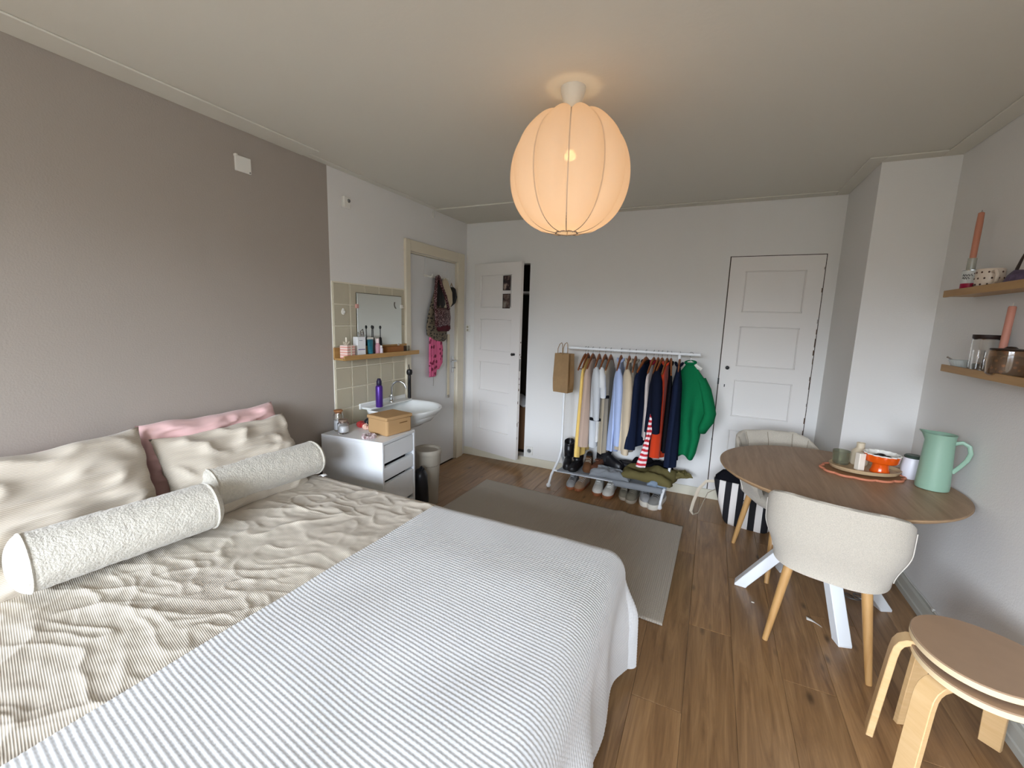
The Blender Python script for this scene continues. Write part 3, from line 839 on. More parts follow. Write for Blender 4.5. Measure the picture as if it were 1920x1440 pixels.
# ================================================================= CHAIRS
M_uph = mat('beige_boucle_weave', '#cfc6b7', .95, .1, sheen=.2, var=.26, vscale=330, bump=.6, bscale=420)
M_leg = wood('honey_oak_leg', '#c99e66', '#b2854f', axis=(20, 20, 2))
def make_chair(label):
    t = thing('dining_chair', label, 'chair')
    # tub shell
    def topz(a):  # a: 0 back .. 1 front of arm
        return .785 - .155 * sst(.34, .95, a) - .03 * sst(.15, .5, a)
    nphi, nzv = 96, 22
    def plan(ph, k):
        # rounded-rect plan; ph in [-1,1]
        A = R(118) * (ph + .10 * math.sin(ph * PI)); e = .66
        sx, cy = math.sin(A), math.cos(A)
        x = math.copysign(abs(sx) ** e, sx) * .265
        y = -math.copysign(abs(cy) ** e, cy) * .255 - .02
        return x * k, y
    def shell(inner):
        rows = []
        for j in range(nzv + 1):
            v = j / nzv; row = []
            for i in range(nphi + 1):
                ph = i / nphi * 2 - 1; a = abs(ph)
                zt = topz(a); zb = .415 + .01 * a
                z = lerp(zb, zt, v)
                k = lerp(.84, 1.0, sst(0, .62, v))
                x, y = plan(ph, k)
                leanb = -.055 * sst(.0, 1, v) * (1 - sst(.35, .9, a))
                y = y * lerp(.93, 1, sst(0, .5, v)) + leanb
                th = .038 * (1 - .55 * sst(.8, 1, v)) 
                if inner:
                    n = Vector((-x, -y - .0, 0)); n.normalize()
                    ch = .013 * abs(math.sin(ph * 16)) ** .6 * (1 - sst(.45, .6, a)) * sst(.2, .35, v)
                    x += n.x * (th + ch); y += n.y * (th + ch)
                    z -= .004 * (v > .99)
                row.append((x, y, z))
            rows.append(row)
        return rows
    o_, i_ = shell(False), shell(True)
    mb = MB()
    loops = []
    for j in range(nzv + 1): loops.append(o_[j])
    # rounded rim
    loops.append([tuple((Vector(p) + Vector(q)) / 2 + Vector((0, 0, .008))) for p, q in zip(o_[-1], i_[-1])])
    for j in range(nzv, -1, -1): loops.append(i_[j])
    mb.rings(loops, False, False, closed=False)
    n = nphi + 1
    # close the two front ends + bottom
    L = len(loops)
    fs = []
    for k in range(L // 2):
        a, b = k, L - 1 - k
        if b - a > 1:
            fs.append((a * n, (a + 1) * n, (b - 1) * n, b * n) if b - 1 != a + 1 else (a * n, (a + 1) * n, b * n))
            fs.append((a * n + n - 1, b * n + n - 1, (b - 1) * n + n - 1, (a + 1) * n + n - 1) if b - 1 != a + 1 else (a * n + n - 1, b * n + n - 1, (a + 1) * n + n - 1))
    for i in range(n - 1):
        fs.append((i, (L - 1) * n + i, (L - 1) * n + i + 1, i + 1))
    o = 0
    for f in fs: mb.f.append(f); mb.mi.append(0)
    mb.uv = []
    for k in range(L):
        for i in range(n): mb.uv.append((i / n * .9, k / L * .9))
    mb.build('backrest', M_uph, t, angle=60)
    # seat
    def ring(k, z):
        r_ = []
        for q in range(48):
            A = 2 * PI * q / 48; sx, cy = math.cos(A), math.sin(A)
            r_.append((math.copysign(abs(sx) ** .6, sx) * .232 * k, math.copysign(abs(cy) ** .6, cy) * .235 * k + .0, z))
        return r_
    mb = MB().rings([ring(.80, .405), ring(.9, .410), ring(.96, .43), ring(.985, .45), ring(.97, .468), ring(.9, .478), ring(.5, .484), ring(.1, .485)])
    mb.uv = [(p.x + .3, p.y + .3) for p in mb.v]
    mb.build('seat', M_uph, t, angle=181)
    for k in range(-4, 5):
        ii = int(round((k * PI / 16 + 1) / 2 * nphi))
        MB().tube([Vector(i_[j][ii]) + Vector((0, .0035, 0)) for j in range(7, nzv + 1)], .0022, 5).build('seam', mat('shade_tinted_seam', '#9d9281', .9), t)  # stitch lines tinted dark, putting the channels' weak shade into the colour
    # pale piping on the side edge of the back
    for s in (-1, 1):
        pth = [Vector(o_[j][int((.5 + s * .30) * nphi)]) + Vector((s * .003, -.002, 0)) for j in range(1, nzv)]
        MB().tube(pth, .0022, 6).build('piping', mat('pale_piping', '#e2dbd0', .8), t)
    MB().box((0, .02, .398), (.30, .36, .016)).build('seat_frame', mat('dark_frame', '#4a4038', .7), t, smooth=False, bevel=.004)
    for s in (-1, 1):
        for (fy, ty) in ((-.20, -.15), (.265, .17)):
            MB().tube([(s * .195, fy, 0), (s * lerp(.195, .14, .5), lerp(fy, ty, .5), .205), (s * .14, ty, .41)], [.0125, .0175, .021], 16).build('leg', M_leg, t)
    return t
ch1 = make_chair('beige upholstered tub chair with its smooth back to the camera')
ch1.location = (3.005, -1.59, 0); ch1.rotation_euler = (0, 0, -R(15))
ch2 = clone(ch1, (2.915, -.885, 0), PI + R(20), 'beige tub chair behind the table showing its vertically stitched inner back')
ch1['group'] = ch2['group'] = 'dining chairs at the round table'

# ================================================================= STOOLS
M_birch = wood('birch_veneer', '#e0bd8c', '#d2ab76', axis=(3, 3, 30), scale=1.2)
M_bedge = mat('birch_ply_edge', '#ecd4ab', .5)
M_seat = mat('tan_stained_veneer', '#ab8d72', .45, var=.08, vscale=8)
def make_stool(label, loc, rz, angs):
    t = thing('stool', label, 'stool', loc, rz, 'stacked bentwood stools')
    sh_ = .0
    def out(k):
        return [((.181 + .006 * math.cos(3 * a)) * k * math.cos(a), (.181 + .006 * math.cos(3 * a)) * k * math.sin(a)) for a in [2 * PI * q / 72 for q in range(72)]]
    st = MB().rings([[(x, y, .4245) for x, y in out(.995)], [(x, y, .4445) for x, y in out(1)], [(x, y, .447) for x, y in out(.985)]]).build('seat', M_seat, t, angle=30)
    MB().rings([[(x, y, .4235) for x, y in out(.99)], [(x, y, .4255) for x, y in out(1.004)], [(x, y, .4435) for x, y in out(1.004)]], False, False).build('edge', M_bedge, st)
    for a in angs:
        a = R(a)
        # bent plywood strip in (radial, z)
        path = [(.03, .4135), (.12, .4135), (.158, .4125), (.180, .407), (.196, .394), (.205, .374), (.210, .34), (.224, .16), (.236, .0)]
        wd = .058; th = .021
        mb = MB(); sec = []
        for i, (r_, z_) in enumerate(path):
            p = Vector(path[max(i - 1, 0)]); q = Vector(path[min(i + 1, len(path) - 1)]); d_ = (q - p).normalized(); n_ = Vector((-d_.y, d_.x))
            if i == len(path) - 1: n_ = Vector((1, 0))
            if n_.y < 0 and i < 4: n_ = -n_
            c0 = Vector((r_, z_)) + n_ * th / 2; c1 = Vector((r_, z_)) - n_ * th / 2
            sec.append([(c0.x, -wd / 2, c0.y), (c0.x, wd / 2, c0.y), (c1.x, wd / 2, c1.y), (c1.x, -wd / 2, c1.y)])
        mb.rings(sec, M=Matrix.Rotation(a, 4, 'Z'))
        mb.build('leg', M_birch, t, angle=40, bevel=.002, segs=1)
    return t
make_stool('lower bentwood stool of the stacked pair, mostly hidden under the upper seat', (3.285, -2.218, 0), 0, (212, 110, 335))
make_stool('upper bentwood stool stacked on top of the other by the right wall', (3.287, -2.192, .036), 0, (168, 50, 290))
# ================================================================= CLOTHES RACK
RZ, RYc = 1.262, -.25
RX0, RX1 = 1.215, 2.175
rack = thing('clothes_rack', 'white tubular clothes rack against the back wall', 'clothes rack', (0, 0, 0))
MB().tube([(1.225, RYc, RZ), (2.325, RYc, RZ)], .0125, 14).build('rail', M_wmetal, rack)
MB().sphere((2.327, RYc, RZ), (.008, .014, .014)).build('rail_cap', M_wmetal, rack)
MB().sphere((1.223, RYc, RZ), (.008, .014, .014)).build('rail_cap', M_wmetal, rack)
for x in (RX0, RX1):
    MB().tube([(x, RYc, RZ), (x, RYc, .30)], .0115, 12).build('upright', M_wmetal, rack)
    for s in (-1, 1):
        ft = MB().tube([(x, RYc, .34), (x, RYc + s * .012, .29), (x - .005, RYc + s * .055, .22), (x - .015, RYc + s * .12, .165), (x - .028, RYc + s * .175, .11), (x - .036, RYc + s * .20, .05), (x - .038, RYc + s * .21, .02)], .0115, 12).build('foot', M_wmetal, rack)
        MB().sphere((x - .038, RYc + s * .213, .021), .021).build('foot_ball', M_wmetal, ft)
for y in (-.405, -.095):
    MB().tube([(RX0 - .02, y, .147), (RX1 - .02, y, .147)], .009, 10).build('shelf_bar', M_wmetal, rack)
# grey fabric shelf hanging over the bars
M_greycl = mat('grey_cotton', '#8d9196', .9, .1, sheen=.2, var=.1, vscale=9)
def shelf_pt(u, v):
    x = lerp(RX0 + .02, RX1 - .03, u); 
    s = lerp(-.05, .40, v)        # from over the front bar to the rear bar
    if s < 0: y, z = -.418, .157 + s * (.9 if u > .55 else .15)
    else: y, z = lerp(-.415, -.09, min(1, s / .36)), .160 - .018 * math.sin(PI * min(1, s / .36))
    return (x, y, z + .004 * nz(x * 9, y * 9, 2))
MB().grid(shelf_pt, 40, 24).build('fabric_shelf', M_greycl, rack, angle=181, solid=.003)

M_hang = mat('reddish_hanger_wood', '#8f5530', .45, .4)
def hanger(label, x, hw=.19, rz=0, tilt=0, drop=.105, m=None, zt=1.205, y=RYc):
    t = thing('clothes_hanger', label, 'hanger', (x, y, 0), rz, 'hangers on the rack rail')
    Mt = Matrix.Translation((0, 0, RZ)) @ Matrix.Rotation(tilt, 4, 'X') @ Matrix.Translation((0, 0, -RZ))
    mb = MB()
    for s in (-1, 1):
        pth = [(0, s * hw * q, zt - drop * (q ** 1.35)) for q in [k / 10 for k in range(11)]]
        mb.tube(pth, [lerp(.021, .011, k / 10) for k in range(11)], 10, flat=.5, M=Mt)
    mb.build('arms', m or M_hang, t)
    MB().tube([(0, -hw * .9, zt - drop * .93), (0, hw * .9, zt - drop * .93)], .0045, 8, M=Mt).build('trouser_bar', m or M_hang, t)
    MB().tube([(0, 0, zt), (0, 0, 1.236)] + [(0, .019 * math.cos(a), RZ + .0 + .019 * math.sin(a)) for a in [R(-70 + 28 * k) for k in range(9)]], .0018, 6, M=Mt).build('hook', M_wire, t)
    return t

def garment(name, label, cat, x, m, tab, zt=1.175, yc=RYc, rz=0, thick=.03, folds=5, seed=0, sleeve=None, collar=None, extra=None, nz_=34, hemw=.0, top=.4, skew=0):
    """tab: list of (z below shoulder top, half width front(-y), half width back(+y)). cloth hanging across the rail"""
    t = thing(name, label, cat, (x, yc, 0), rz, 'clothes hanging on the rack')
    zmax = tab[-1][0]; rings = []; seg = 56
    tf = [(a, b) for a, b, c in tab]; tbk = [(a, c) for a, b, c in tab]
    for i in range(nz_ + 1):
        d_ = zmax * (i / nz_) ** 1.15
        wf_, wb_ = interp(tf, d_), interp(tbk, d_)
        th = thick * (top + (1 - top) * sst(0, .18, d_)) 
        amp = .10 + .55 * sst(.1, zmax, d_)
        ring = []
        for j in range(seg):
            a = 2 * PI * j / seg; ca, sa = math.cos(a), math.sin(a)
            u = (wf_ if ca < 0 else wb_) * math.copysign(abs(ca) ** .8, ca)
            fld = 1 + amp * math.sin(folds * u / .06 * .55 + seed * 1.7 + (1 if sa > 0 else 2.2) + 1.5 * d_)
            v = th * math.copysign(abs(sa) ** .6, sa) * fld + .010 * math.sin(u * 14 + seed) * sst(.1, zmax, d_) + skew * d_
            zz = zt - d_ + (.012 * math.sin(u * 22 + seed) if i == nz_ else 0)
            ring.append((v, u, zz))
        rings.append(ring)
    MB().rings(rings).build('body', m, t, angle=70)
    if sleeve:
        ln, wd, m2, cuff = sleeve
        for s in (-1, 1):
            u0 = (tab[2][1] if s < 0 else tab[2][2]) - .03
            sx = .02 if s < 0 else -.01
            path = [(sx * .3, s * (u0 - .02), zt - tab[2][0] + .02), (sx, s * (u0 + .022), zt - tab[2][0] - .03), (sx + .008, s * (u0 + .034), zt - tab[2][0] - .12), (sx + .012, s * (u0 + .03), zt - tab[2][0] - ln * .55), (sx + .016, s * (u0 + .012), zt - tab[2][0] - ln)]
            MB().tube(path, [wd * .5, wd * .72, wd * .75, wd * .68, wd * .6], 18, flat=.55).build('sleeve', m2 or m, t, angle=70)
            if cuff:
                p = path[-1]
                MB().tube([(p[0], p[1], p[2] + .012), (p[0], p[1], p[2] - .010)], wd * .64, 18, flat=.6).build('cuff', cuff, t)
    if collar:
        MB().tube([(thick * .8 * math.cos(a), .055 * math.sin(a), zt + .004 + .012 * math.cos(a * 2)) for a in [2 * PI * k / 24 for k in range(24)]], .010, 8, closed=True).build('collar', collar, t)
    return t

def gx(px): return 1.25 + (px - 1068) * .0044
def cl(name, c, rough=.9, **k): return mat(name, c, rough, .1, sheen=.15 if sum(lin(c)) > .6 else 0, **k)
SH = [(0, .05, .05), (.05, .14, .14), (.10, .20, .20)]
def tabl(L, wf=.20, wb=.20, hf=None, hb=None):
    return [(0, .05, .05), (.05, .62 * wf, .62 * wb), (.10, wf * .96, wb * .96), (.16, wf, wb), (L, hf or wf, hb or wb)]

c_yel = cl('yellow_cotton', '#ecc873'); c_pk = cl('dusty_beige_knit', '#bda595', bump=.3, bscale=200); c_gw = cl('pale_grey_jersey', '#c9cccf')
c_wh = cl('white_jersey', '#dcdddd'); c_bg = cl('khaki_beige_linen', '#a99d88'); c_bl = cl('light_blue_cotton', '#aebfe6'); c_cr = cl('cream_wool', '#cdbca2')
c_tp = cl('taupe_grey_knit', '#8b8377'); c_nv = cl('navy_denim', '#1a2238'); c_nv2 = cl('dark_navy_knit', '#151a2b'); c_wr = cl('off_white_cotton', '#c9bdb8')
c_bk = cl('black_jersey', '#141317'); c_mr = cl('dark_maroon', '#2a1418'); c_or = cl('orange_red_cotton', '#c83e1e'); c_gr = cl('emerald_green_wool', '#137347', bump=.5, bscale=90); c_rd = cl('dark_red_cotton', '#8d2231')

# empty tilted hanger
hanger('empty wooden hanger tilted at the left end of the rail', gx(1101), .19, 0, R(-6), drop=.13, zt=1.20)
specs = [
 # px, name, label, cat, mat, length, wf, wb, hemf, hemb, thick, sleeve, collar, rz, seed
 (1106, 'dress', 'long plain yellow garment, leftmost of the hanging clothes', 'dress', c_yel, .86, .17, .17, .19, .19, .020, None, None, 0, 1),
 (1116, 'knit_top', 'dusty beige knit top hanging right of the yellow garment', 'sweater', c_pk, .75, .19, .19, .20, .20, .034, None, None, R(0), 2),
 (1129, 'shirt', 'pale grey top with dark trim and drooping hem', 'shirt', c_gw, .76, .20, .19, .15, .15, .030, (.40, .085, c_gw, c_bk), None, R(3), 3),
 (1141, 'tee_shirt', 'white short-sleeved jersey with black cuffs', 'shirt', c_wh, .70, .19, .19, .18, .18, .020, (.20, .085, c_wh, c_bk), None, 0, 4),
 (1152, 'shirt', 'khaki beige shirt hanging left of the light blue one', 'shirt', c_bg, .80, .20, .20, .20, .20, .030, None, None, 0, 5),
 (1172, 'shirt', 'light blue cotton shirt between the beige clothes', 'shirt', c_bl, .77, .19, .18, .19, .19, .032, (.60, .08, c_bl, None), c_bl, R(2), 6),
 (1188, 'jacket', 'cream wool jacket with rounded collar', 'jacket', c_cr, .74, .21, .20, .20, .20, .034, (.66, .09, c_cr, None), c_cr, R(3), 7),
 (1200, 'cardigan', 'taupe grey cardigan just right of the cream jacket', 'cardigan', c_tp, .74, .20, .20, .19, .19, .032, None, c_tp, R(3), 8),
 (1219, 'denim_jacket', 'long navy denim coat in the middle of the rail', 'coat', c_nv, .70, .20, .18, .27, .18, .030, None, c_bk, -R(13), 9),
 (1233, 'blouse', 'off-white blouse with dark red front hanging beside the navy coat', 'blouse', c_wr, .62, .19, .17, .18, .17, .022, None, c_rd, -R(6), 10),
 (1241, 'dress', 'dark maroon long garment between navy clothes', 'dress', c_mr, .76, .18, .17, .20, .18, .026, None, None, -R(4), 11),
 (1248, 'sweater', 'dark navy sweater with sleeves in front of the orange garment', 'sweater', c_nv2, .56, .21, .18, .22, .18, .046, (.44, .11, c_nv2, None), None, -R(8), 12),
 (1257, 'dress', 'bright orange-red long garment near the right end of the rail', 'dress', c_or, .76, .20, .17, .22, .18, .036, None, c_or, -R(5), 13),
 (1264, 'jacket', 'black jacket squeezed between the orange and navy clothes', 'jacket', c_bk, .70, .19, .18, .19, .18, .018, None, c_bk, R(8), 14),
 (1279, 'cardigan', 'navy cardigan next to the green sweater', 'cardigan', c_nv, .79, .21, .02, .23, .02, .034, None, c_nv2, R(2), 15),
]
hl = {1106: 'yellow garment', 1116: 'dusty beige top', 1129: 'pale grey top', 1141: 'white jersey', 1152: 'khaki shirt', 1172: 'light blue shirt', 1188: 'cream jacket', 1200: 'taupe cardigan', 1219: 'navy coat', 1233: 'off-white blouse', 1241: 'maroon garment', 1248: 'navy sweater', 1257: 'orange garment', 1264: 'black jacket', 1279: 'navy cardigan'}
for (px, nm, lb, ct, m, L, wf_, wb_, hf, hb, th, slv, col, rz, sd) in specs:
    garment(nm, lb, ct, gx(px), m, tabl(L, wf_, wb_, hf, hb), rz=rz, thick=th, folds=5 + sd % 3, seed=sd, sleeve=slv, collar=col, yc=RYc - (.035 if px == 1279 else 0))
    hanger('wooden hanger holding the ' + hl[px], gx(px), min(wf_, .19) * .9, rz, drop=.10)
# red striped scarf hanging down the front of the blouse
def stripe_mat(name, c1, c2, n, lo=0, ax='Z'):
    m = bpy.data.materials.new(name); m.use_nodes = True; MATS[name] = m; N = NT(m)
    tc = N.n('TexCoord'); sx = N.n('SeparateXYZ'); N.l(tc.outputs['Object'], sx.inputs[0])
    mu = N.n('Math', operation='MULTIPLY'); N.l(sx.outputs[ax], mu.inputs[0]); mu.inputs[1].default_value = n
    f = N.n('Math', operation='FRACT'); N.l(mu.outputs[0], f.inputs[0])
    g = N.n('Math', operation='GREATER_THAN'); N.l(f.outputs[0], g.inputs[0]); g.inputs[1].default_value = .5
    mx = N.n('Mix', data_type='RGBA'); N.l(g.outputs[0], mx.inputs[0]); mx.inputs[6].default_value = (*lin(c1), 1); mx.inputs[7].default_value = (*lin(c2), 1)
    N.l(mx.outputs[2], N.b.inputs['Base Color']); N.b.inputs['Roughness'].default_value = .9
    return m
M_strp = stripe_mat('red_white_stripe_knit', '#c22a36', '#f0dfe0', 25)
sx_, sy_ = 2.035, RYc - .225
sf = MB()
def scarf(u, v):
    z = lerp(.88, .345, v); wd = lerp(.016, .036, sst(.55, 1, v))
    return (sx_ + (u - .5) * wd * 2 - .035 * v - .03 * v * v, sy_ + .10 * (1 - sst(0, .25, v)) - .03 * v + .008 * math.sin(u * 6 + v * 9), z)
sf.grid(scarf, 8, 50)
tag(sf.build('scarf', M_strp, solid=.012, angle=181), 'narrow red and white striped scarf hanging lowest from the rail', 'scarf', 'clothes hanging on the rack')

# green sweater turned towards the camera at the right end
gt = thing('sweater', 'emerald green sweater hanging turned outward at the right end of the rail', 'sweater', (2.262, RYc, 0), R(62), 'clothes hanging on the rack')
tab = [(0, .03, .03), (.03, .05, .05), (.09, .10, .09), (.15, .15, .12), (.22, .165, .13), (.38, .162, .135), (.52, .135, .14), (.70, .12, .145), (.77, .10, .135), (.80, .07, .10)]
rings = []; seg = 96
tf = [(a, b) for a, b, c in tab]; tk = [(a, c) for a, b, c in tab]
for i in range(50):
    d_ = .80 * i / 49
    a_, b_ = interp(tf, d_), interp(tk, d_); th = .045 * (.35 + .65 * sst(0, .2, d_)) * (1 + .25 * sst(.6, .8, d_)); ring = []
    for j in range(seg):
        a = 2 * PI * j / seg; ca, sa = math.cos(a), math.sin(a)
        u = (a_ if ca < 0 else b_) * math.copysign(abs(ca) ** .85, ca)
        fo = sst(.1, .5, d_)
        v = th * math.copysign(abs(sa) ** .7, sa) * (1 + .45 * fo * math.sin(u * 44 + 1 + .8 * nz(d_ * 4, 1))) + .022 * fo * math.sin(u * 30 + d_ * 2)
        ring.append((v, u + .012 * nz(d_ * 7, u * 3, 2), 1.195 - d_ + (.045 * math.sin(u * 24 + 2) * sst(.55, .80, d_))))
    rings.append(ring)
MB().rings(rings).build('body', c_gr, gt, angle=80)
MB().tube([(.01, -.10, 1.075), (.015, -.14, .99), (.02, -.172, .89), (.02, -.192, .81), (.015, -.182, .75), (.01, -.155, .69), (.01, -.145, .65)], [.045, .058, .058, .062, .066, .056, .042], 20, flat=.6).build('sleeve', c_gr, gt, angle=80)
MB().tube([(.03, .10, 1.03), (.05, .125, .92), (.055, .12, .76), (.05, .11, .56), (.045, .10, .40), (.04, .10, .35)], [.045, .06, .06, .055, .05, .04], 18, flat=.6).build('sleeve', c_gr, gt, angle=80)
MB().tube([(.028 * math.cos(a), .04 * math.sin(a), 1.197 + .008 * math.cos(a)) for a in [2 * PI * k / 20 for k in range(20)]], .011, 8, closed=True).build('collar', c_gr, gt)
hanger('white wire hanger holding the green sweater', 2.262, .10, R(62), m=M_plw, drop=.04, zt=1.19)

# paper bag hanging at the left end of the rail
M_kraft = mat('kraft_paper', '#a0815c', .85, var=.15, vscale=12)
pb = thing('paper_bag', 'brown kraft paper bag hanging from the left end of the rail', 'bag', (1.228, -.335, .868), R(-14))
def bagring(z, k, j):
    a, b = .078 * k, .05 * k
    o = [(-a, -b), (0, -b + .006 * j), (a, -b), (a - .012 * (1 if j else 0), 0), (a, b), (0, b), (-a, b), (-a + .012 * (1 if j else 0), 0)]
    return [(x + .004 * nz(x * 30, z * 20, y), y, z) for x, y in o]
MB().rings([bagring(0, .93, 0), bagring(.03, .98, 0), bagring(.12, 1, 1), bagring(.22, .97, 1), bagring(.345, .92, 1)], True, False).build('body', M_kraft, pb, smooth=False, solid=.002)
for y in (-.046, .04):
    MB().tube([(-.042, y, .335), (-.042, y, .385), (-.03, y + .006, .425), (-.012, y + .01, .44), (.0, y + .006, .425), (.006, y, .38), (.006, y, .335)], .0035, 6).build('handle', M_kraft, pb)

# ================================================================= SHOES
def shoe(label, loc, rz, L=.27, W_=.095, up_m=None, sole_m=None, lace_m=None, sole_t=.026, hgt=1.0, kind='sneaker', group='shoes under the rack', chunky=0, inner=None):
    t = thing('boot' if kind == 'boot' else 'shoe', label, 'boot' if kind == 'boot' else 'shoe', loc, rz, group)
    wt = [(0, .55), (.06, .74), (.2, .80), (.4, .82), (.62, .98), (.78, 1), (.9, .84), (.97, .55), (1, .28)]
    ht = [(0, .088), (.08, .098), (.25, .085), (.38, .082), (.5, .070), (.65, .056), (.8, .050), (.93, .040), (1, .022)]
    n = 26
    # toe towards -y
    out = []
    for i in range(n + 1):
        s = i / n; out.append((interp(wt, s) * W_ / 2 * (1 + .06 * chunky), (.5 - s) * L * (1 + .03 * chunky)))
    ol = [(x, y) for x, y in out] + [(-x, y) for x, y in reversed(out)]
    so = MB()
    so.rings([[(x * .96, y, 0) for x, y in ol], [(x * 1.04, y * 1.02, sole_t * .35) for x, y in ol], [(x * 1.05, y * 1.02, sole_t * .8) for x, y in ol], [(x * .99, y, sole_t) for x, y in ol]])
    so.build('sole', sole_m, t, angle=50)
    rings = []
    for i in range(n + 1):
        s = i / n; w_ = interp(wt, s) * W_ / 2; h_ = interp(ht, s) * hgt
        ring = []
        for k in range(17):
            a = PI * k / 16; ca, sa = math.cos(a), math.sin(a)
            ring.append((w_ * math.copysign(abs(ca) ** (.75 if s > .45 else .55), ca), (.5 - s) * L, sole_t * .7 + h_ * sa ** .8))
        rings.append(ring)
    MB().rings(rings, True, True, closed=True).build('upper', up_m, t, angle=60)
    if kind == 'boot':
        rs = []
        for i in range(12):
            q = i / 11; z = sole_t + .05 + q * hgt * .13
            rs.append([(.042 * math.cos(a) * (1 + .10 * q), L * .235 + .062 * math.sin(a) * (1 + .08 * q) + .006 * math.sin(q * 9), z + .012 * math.sin(a) * q) for a in [2 * PI * j / 24 for j in range(24)]])
        MB().rings(rs, True, False).build('shaft', up_m, t, solid=.004)
    else:
        MB().sphere((0, L * .22, sole_t * .7 + .085 * hgt), (.028, .06, .014)).build('opening', inner or mat('dark_shoe_lining', '#2d2a2a', .9), t)
        MB().box((0, -L * .015, sole_t * .7 + .083 * hgt), (.036, .085, .012), M=TM((0, 0, 0), 0, 0)).build('tongue', up_m, t, bevel=.005)
    if lace_m:
        for k in range(4):
            y = .012 - k * .021; z = sole_t * .7 + hgt * interp(ht, .5 - y / L) + .003
            MB().tube([(-.026, y + .004, z - .012), (-.012, y, z - .001), (.012, y - .002, z - .001), (.026, y - .006, z - .012)], .003, 6).build('lace', lace_m, t)
    return t
m_gum = mat('gum_rubber', '#9c5f3c', .6); m_ws = mat('white_rubber', '#e6e1d6', .6); m_greysu = cl('grey_suede', '#8d8b88'); m_white = mat('white_leather', '#dcdad4', .5)
m_ol = cl('olive_grey_suede', '#7b7567'); m_tan = cl('tan_suede', '#9a8069'); m_blk = mat('black_leather', '#17161a', .38, .5); m_brn = cl('brown_suede', '#6b4a33')
m_lw = cl('white_lace', '#e8e6e2'); m_silver = mat('silver_grey_mesh', '#a3a3a5', .5); m_bsole = mat('black_rubber', '#1a1918', .6)
m_taupe = mat('taupe_sole', '#a59a8a', .6)
sy = -.30
shoe('grey sneaker with black laces and gum sole, leftmost under the rack', (1.355, sy, 0), R(4), .26, .088, m_silver, m_gum, m_bsole)
shoe('tan and grey sneaker next to the leftmost one under the rack', (1.445, sy + .0, 0), R(-6), .26, .088, m_tan, m_gum, cl('grey_lace', '#b0aca5'))
shoe('white leather sneaker with grey patch and gum sole under the rack', (1.60, sy - .01, 0), R(6), .27, .096, m_white, m_gum, cl('grey_lace', '#b0aca5'))
shoe('white leather sneaker with white laces and gum sole under the rack', (1.705, sy - .03, 0), R(-2), .27, .096, m_white, m_gum, m_lw)
shoe('small olive grey sneaker in the middle under the rack', (1.822, sy + .0, 0), R(8), .25, .080, m_ol, m_taupe, m_taupe)
shoe('olive grey suede sneaker left of the chunky pair', (1.905, sy - .035, 0), R(-4), .26, .092, m_ol, m_taupe, m_ol)
shoe('grey running shoe with thick white sole beside its mate', (2.005, sy - .035, 0), R(10), .27, .090, m_silver, m_ws, m_bsole, sole_t=.042, chunky=1)
shoe('grey running shoe with thick white sole, rightmost under the rack', (2.105, sy - .06, 0), R(-12), .28, .098, m_greysu, m_ws, m_bsole, sole_t=.042, chunky=1)
# on the rack shelf
SZ = .163
gs = 'shoes on the rack shelf'
shoe('black leather ankle boot with upright shaft at the left end of the shelf', (1.288, -.26, SZ), R(12), .25, .082, m_blk, m_bsole, None, hgt=1.1, kind='boot', group=gs)
shoe('black leather ankle boot beside its mate on the shelf', (1.372, -.29, SZ), R(-4), .25, .086, m_blk, m_bsole, m_bsole, hgt=.75, kind='boot', group=gs)
shoe('brown suede sneaker on the shelf beside the black boots', (1.475, -.24, SZ), R(10), .25, .088, m_brn, m_brn, m_taupe, group=gs, hgt=1.15)
shoe('brown leather shoe with rounded toe on the shelf', (1.565, -.23, SZ), R(-10), .24, .084, mat('brown_leather', '#6a4434', .45), m_brn, None, group=gs)
tb_ = shoe('tall black boot standing behind the brown shoes on the shelf', (1.66, -.17, SZ), R(70), .27, .09, m_blk, m_bsole, None, hgt=1.75, kind='boot', group=gs)
shoe('flat black boot lying to the right of the tall one', (1.86, -.14, SZ), R(80), .28, .095, m_blk, m_bsole, None, hgt=.8, group=gs)

def crumple(name, label, cat, m, cx, cy, z, wx, wy, hh, seed, rz=0, corner=0, sag=0):
    mb = MB()
    def f(u, v):
        a, b = u * 2 - 1, v * 2 - 1
        e = (1 - a ** 6) * (1 - b ** 6)
        x = a * wx / 2 + .02 * nz(a * 2, b * 2, seed + 3); y = b * wy / 2 + .02 * nz(a * 2, b * 2, seed + 7)
        h = hh * e ** .35 * (.55 + .45 * nz(a * 1.6 + seed, b * 1.6, seed)) + .018 * e * abs(nz(a * 4, b * 4, seed))
        return (x, y, max(.003, h) - sag * sst(.5, 1, -b) * .09)
    mb.grid(f, 36, 30)
    o = mb.build(name, m, solid=.006, angle=181); o.location = (cx, cy, z); o.rotation_euler = (0, 0, rz)
    return tag(o, label, cat, 'folded clothes on the rack shelf')
crumple('folded_sweatshirt', 'grey crumpled sweatshirt lying on the shelf before the black boots', 'clothes', M_greycl, 1.70, -.32, SZ, .34, .18, .09, 3)
crumple('folded_jacket', 'olive green jacket draped over the right end of the shelf', 'clothes', cl('olive_cotton', '#6d6440', bump=.2, bscale=60), 2.02, -.27, SZ + .03, .42, .30, .11, 6, R(-10))
crumple('olive_sleeve', 'olive sleeve corner sticking out past the right upright', 'clothes', cl('olive_cotton', '#6d6440'), 2.255, -.17, SZ + .05, .17, .13, .05, 9, R(35))
crumple('folded_jeans', 'light blue denim jeans folded at the front right of the shelf', 'clothes', cl('light_denim', '#8494a6'), 2.10, -.40, SZ + .015, .15, .09, .05, 12)
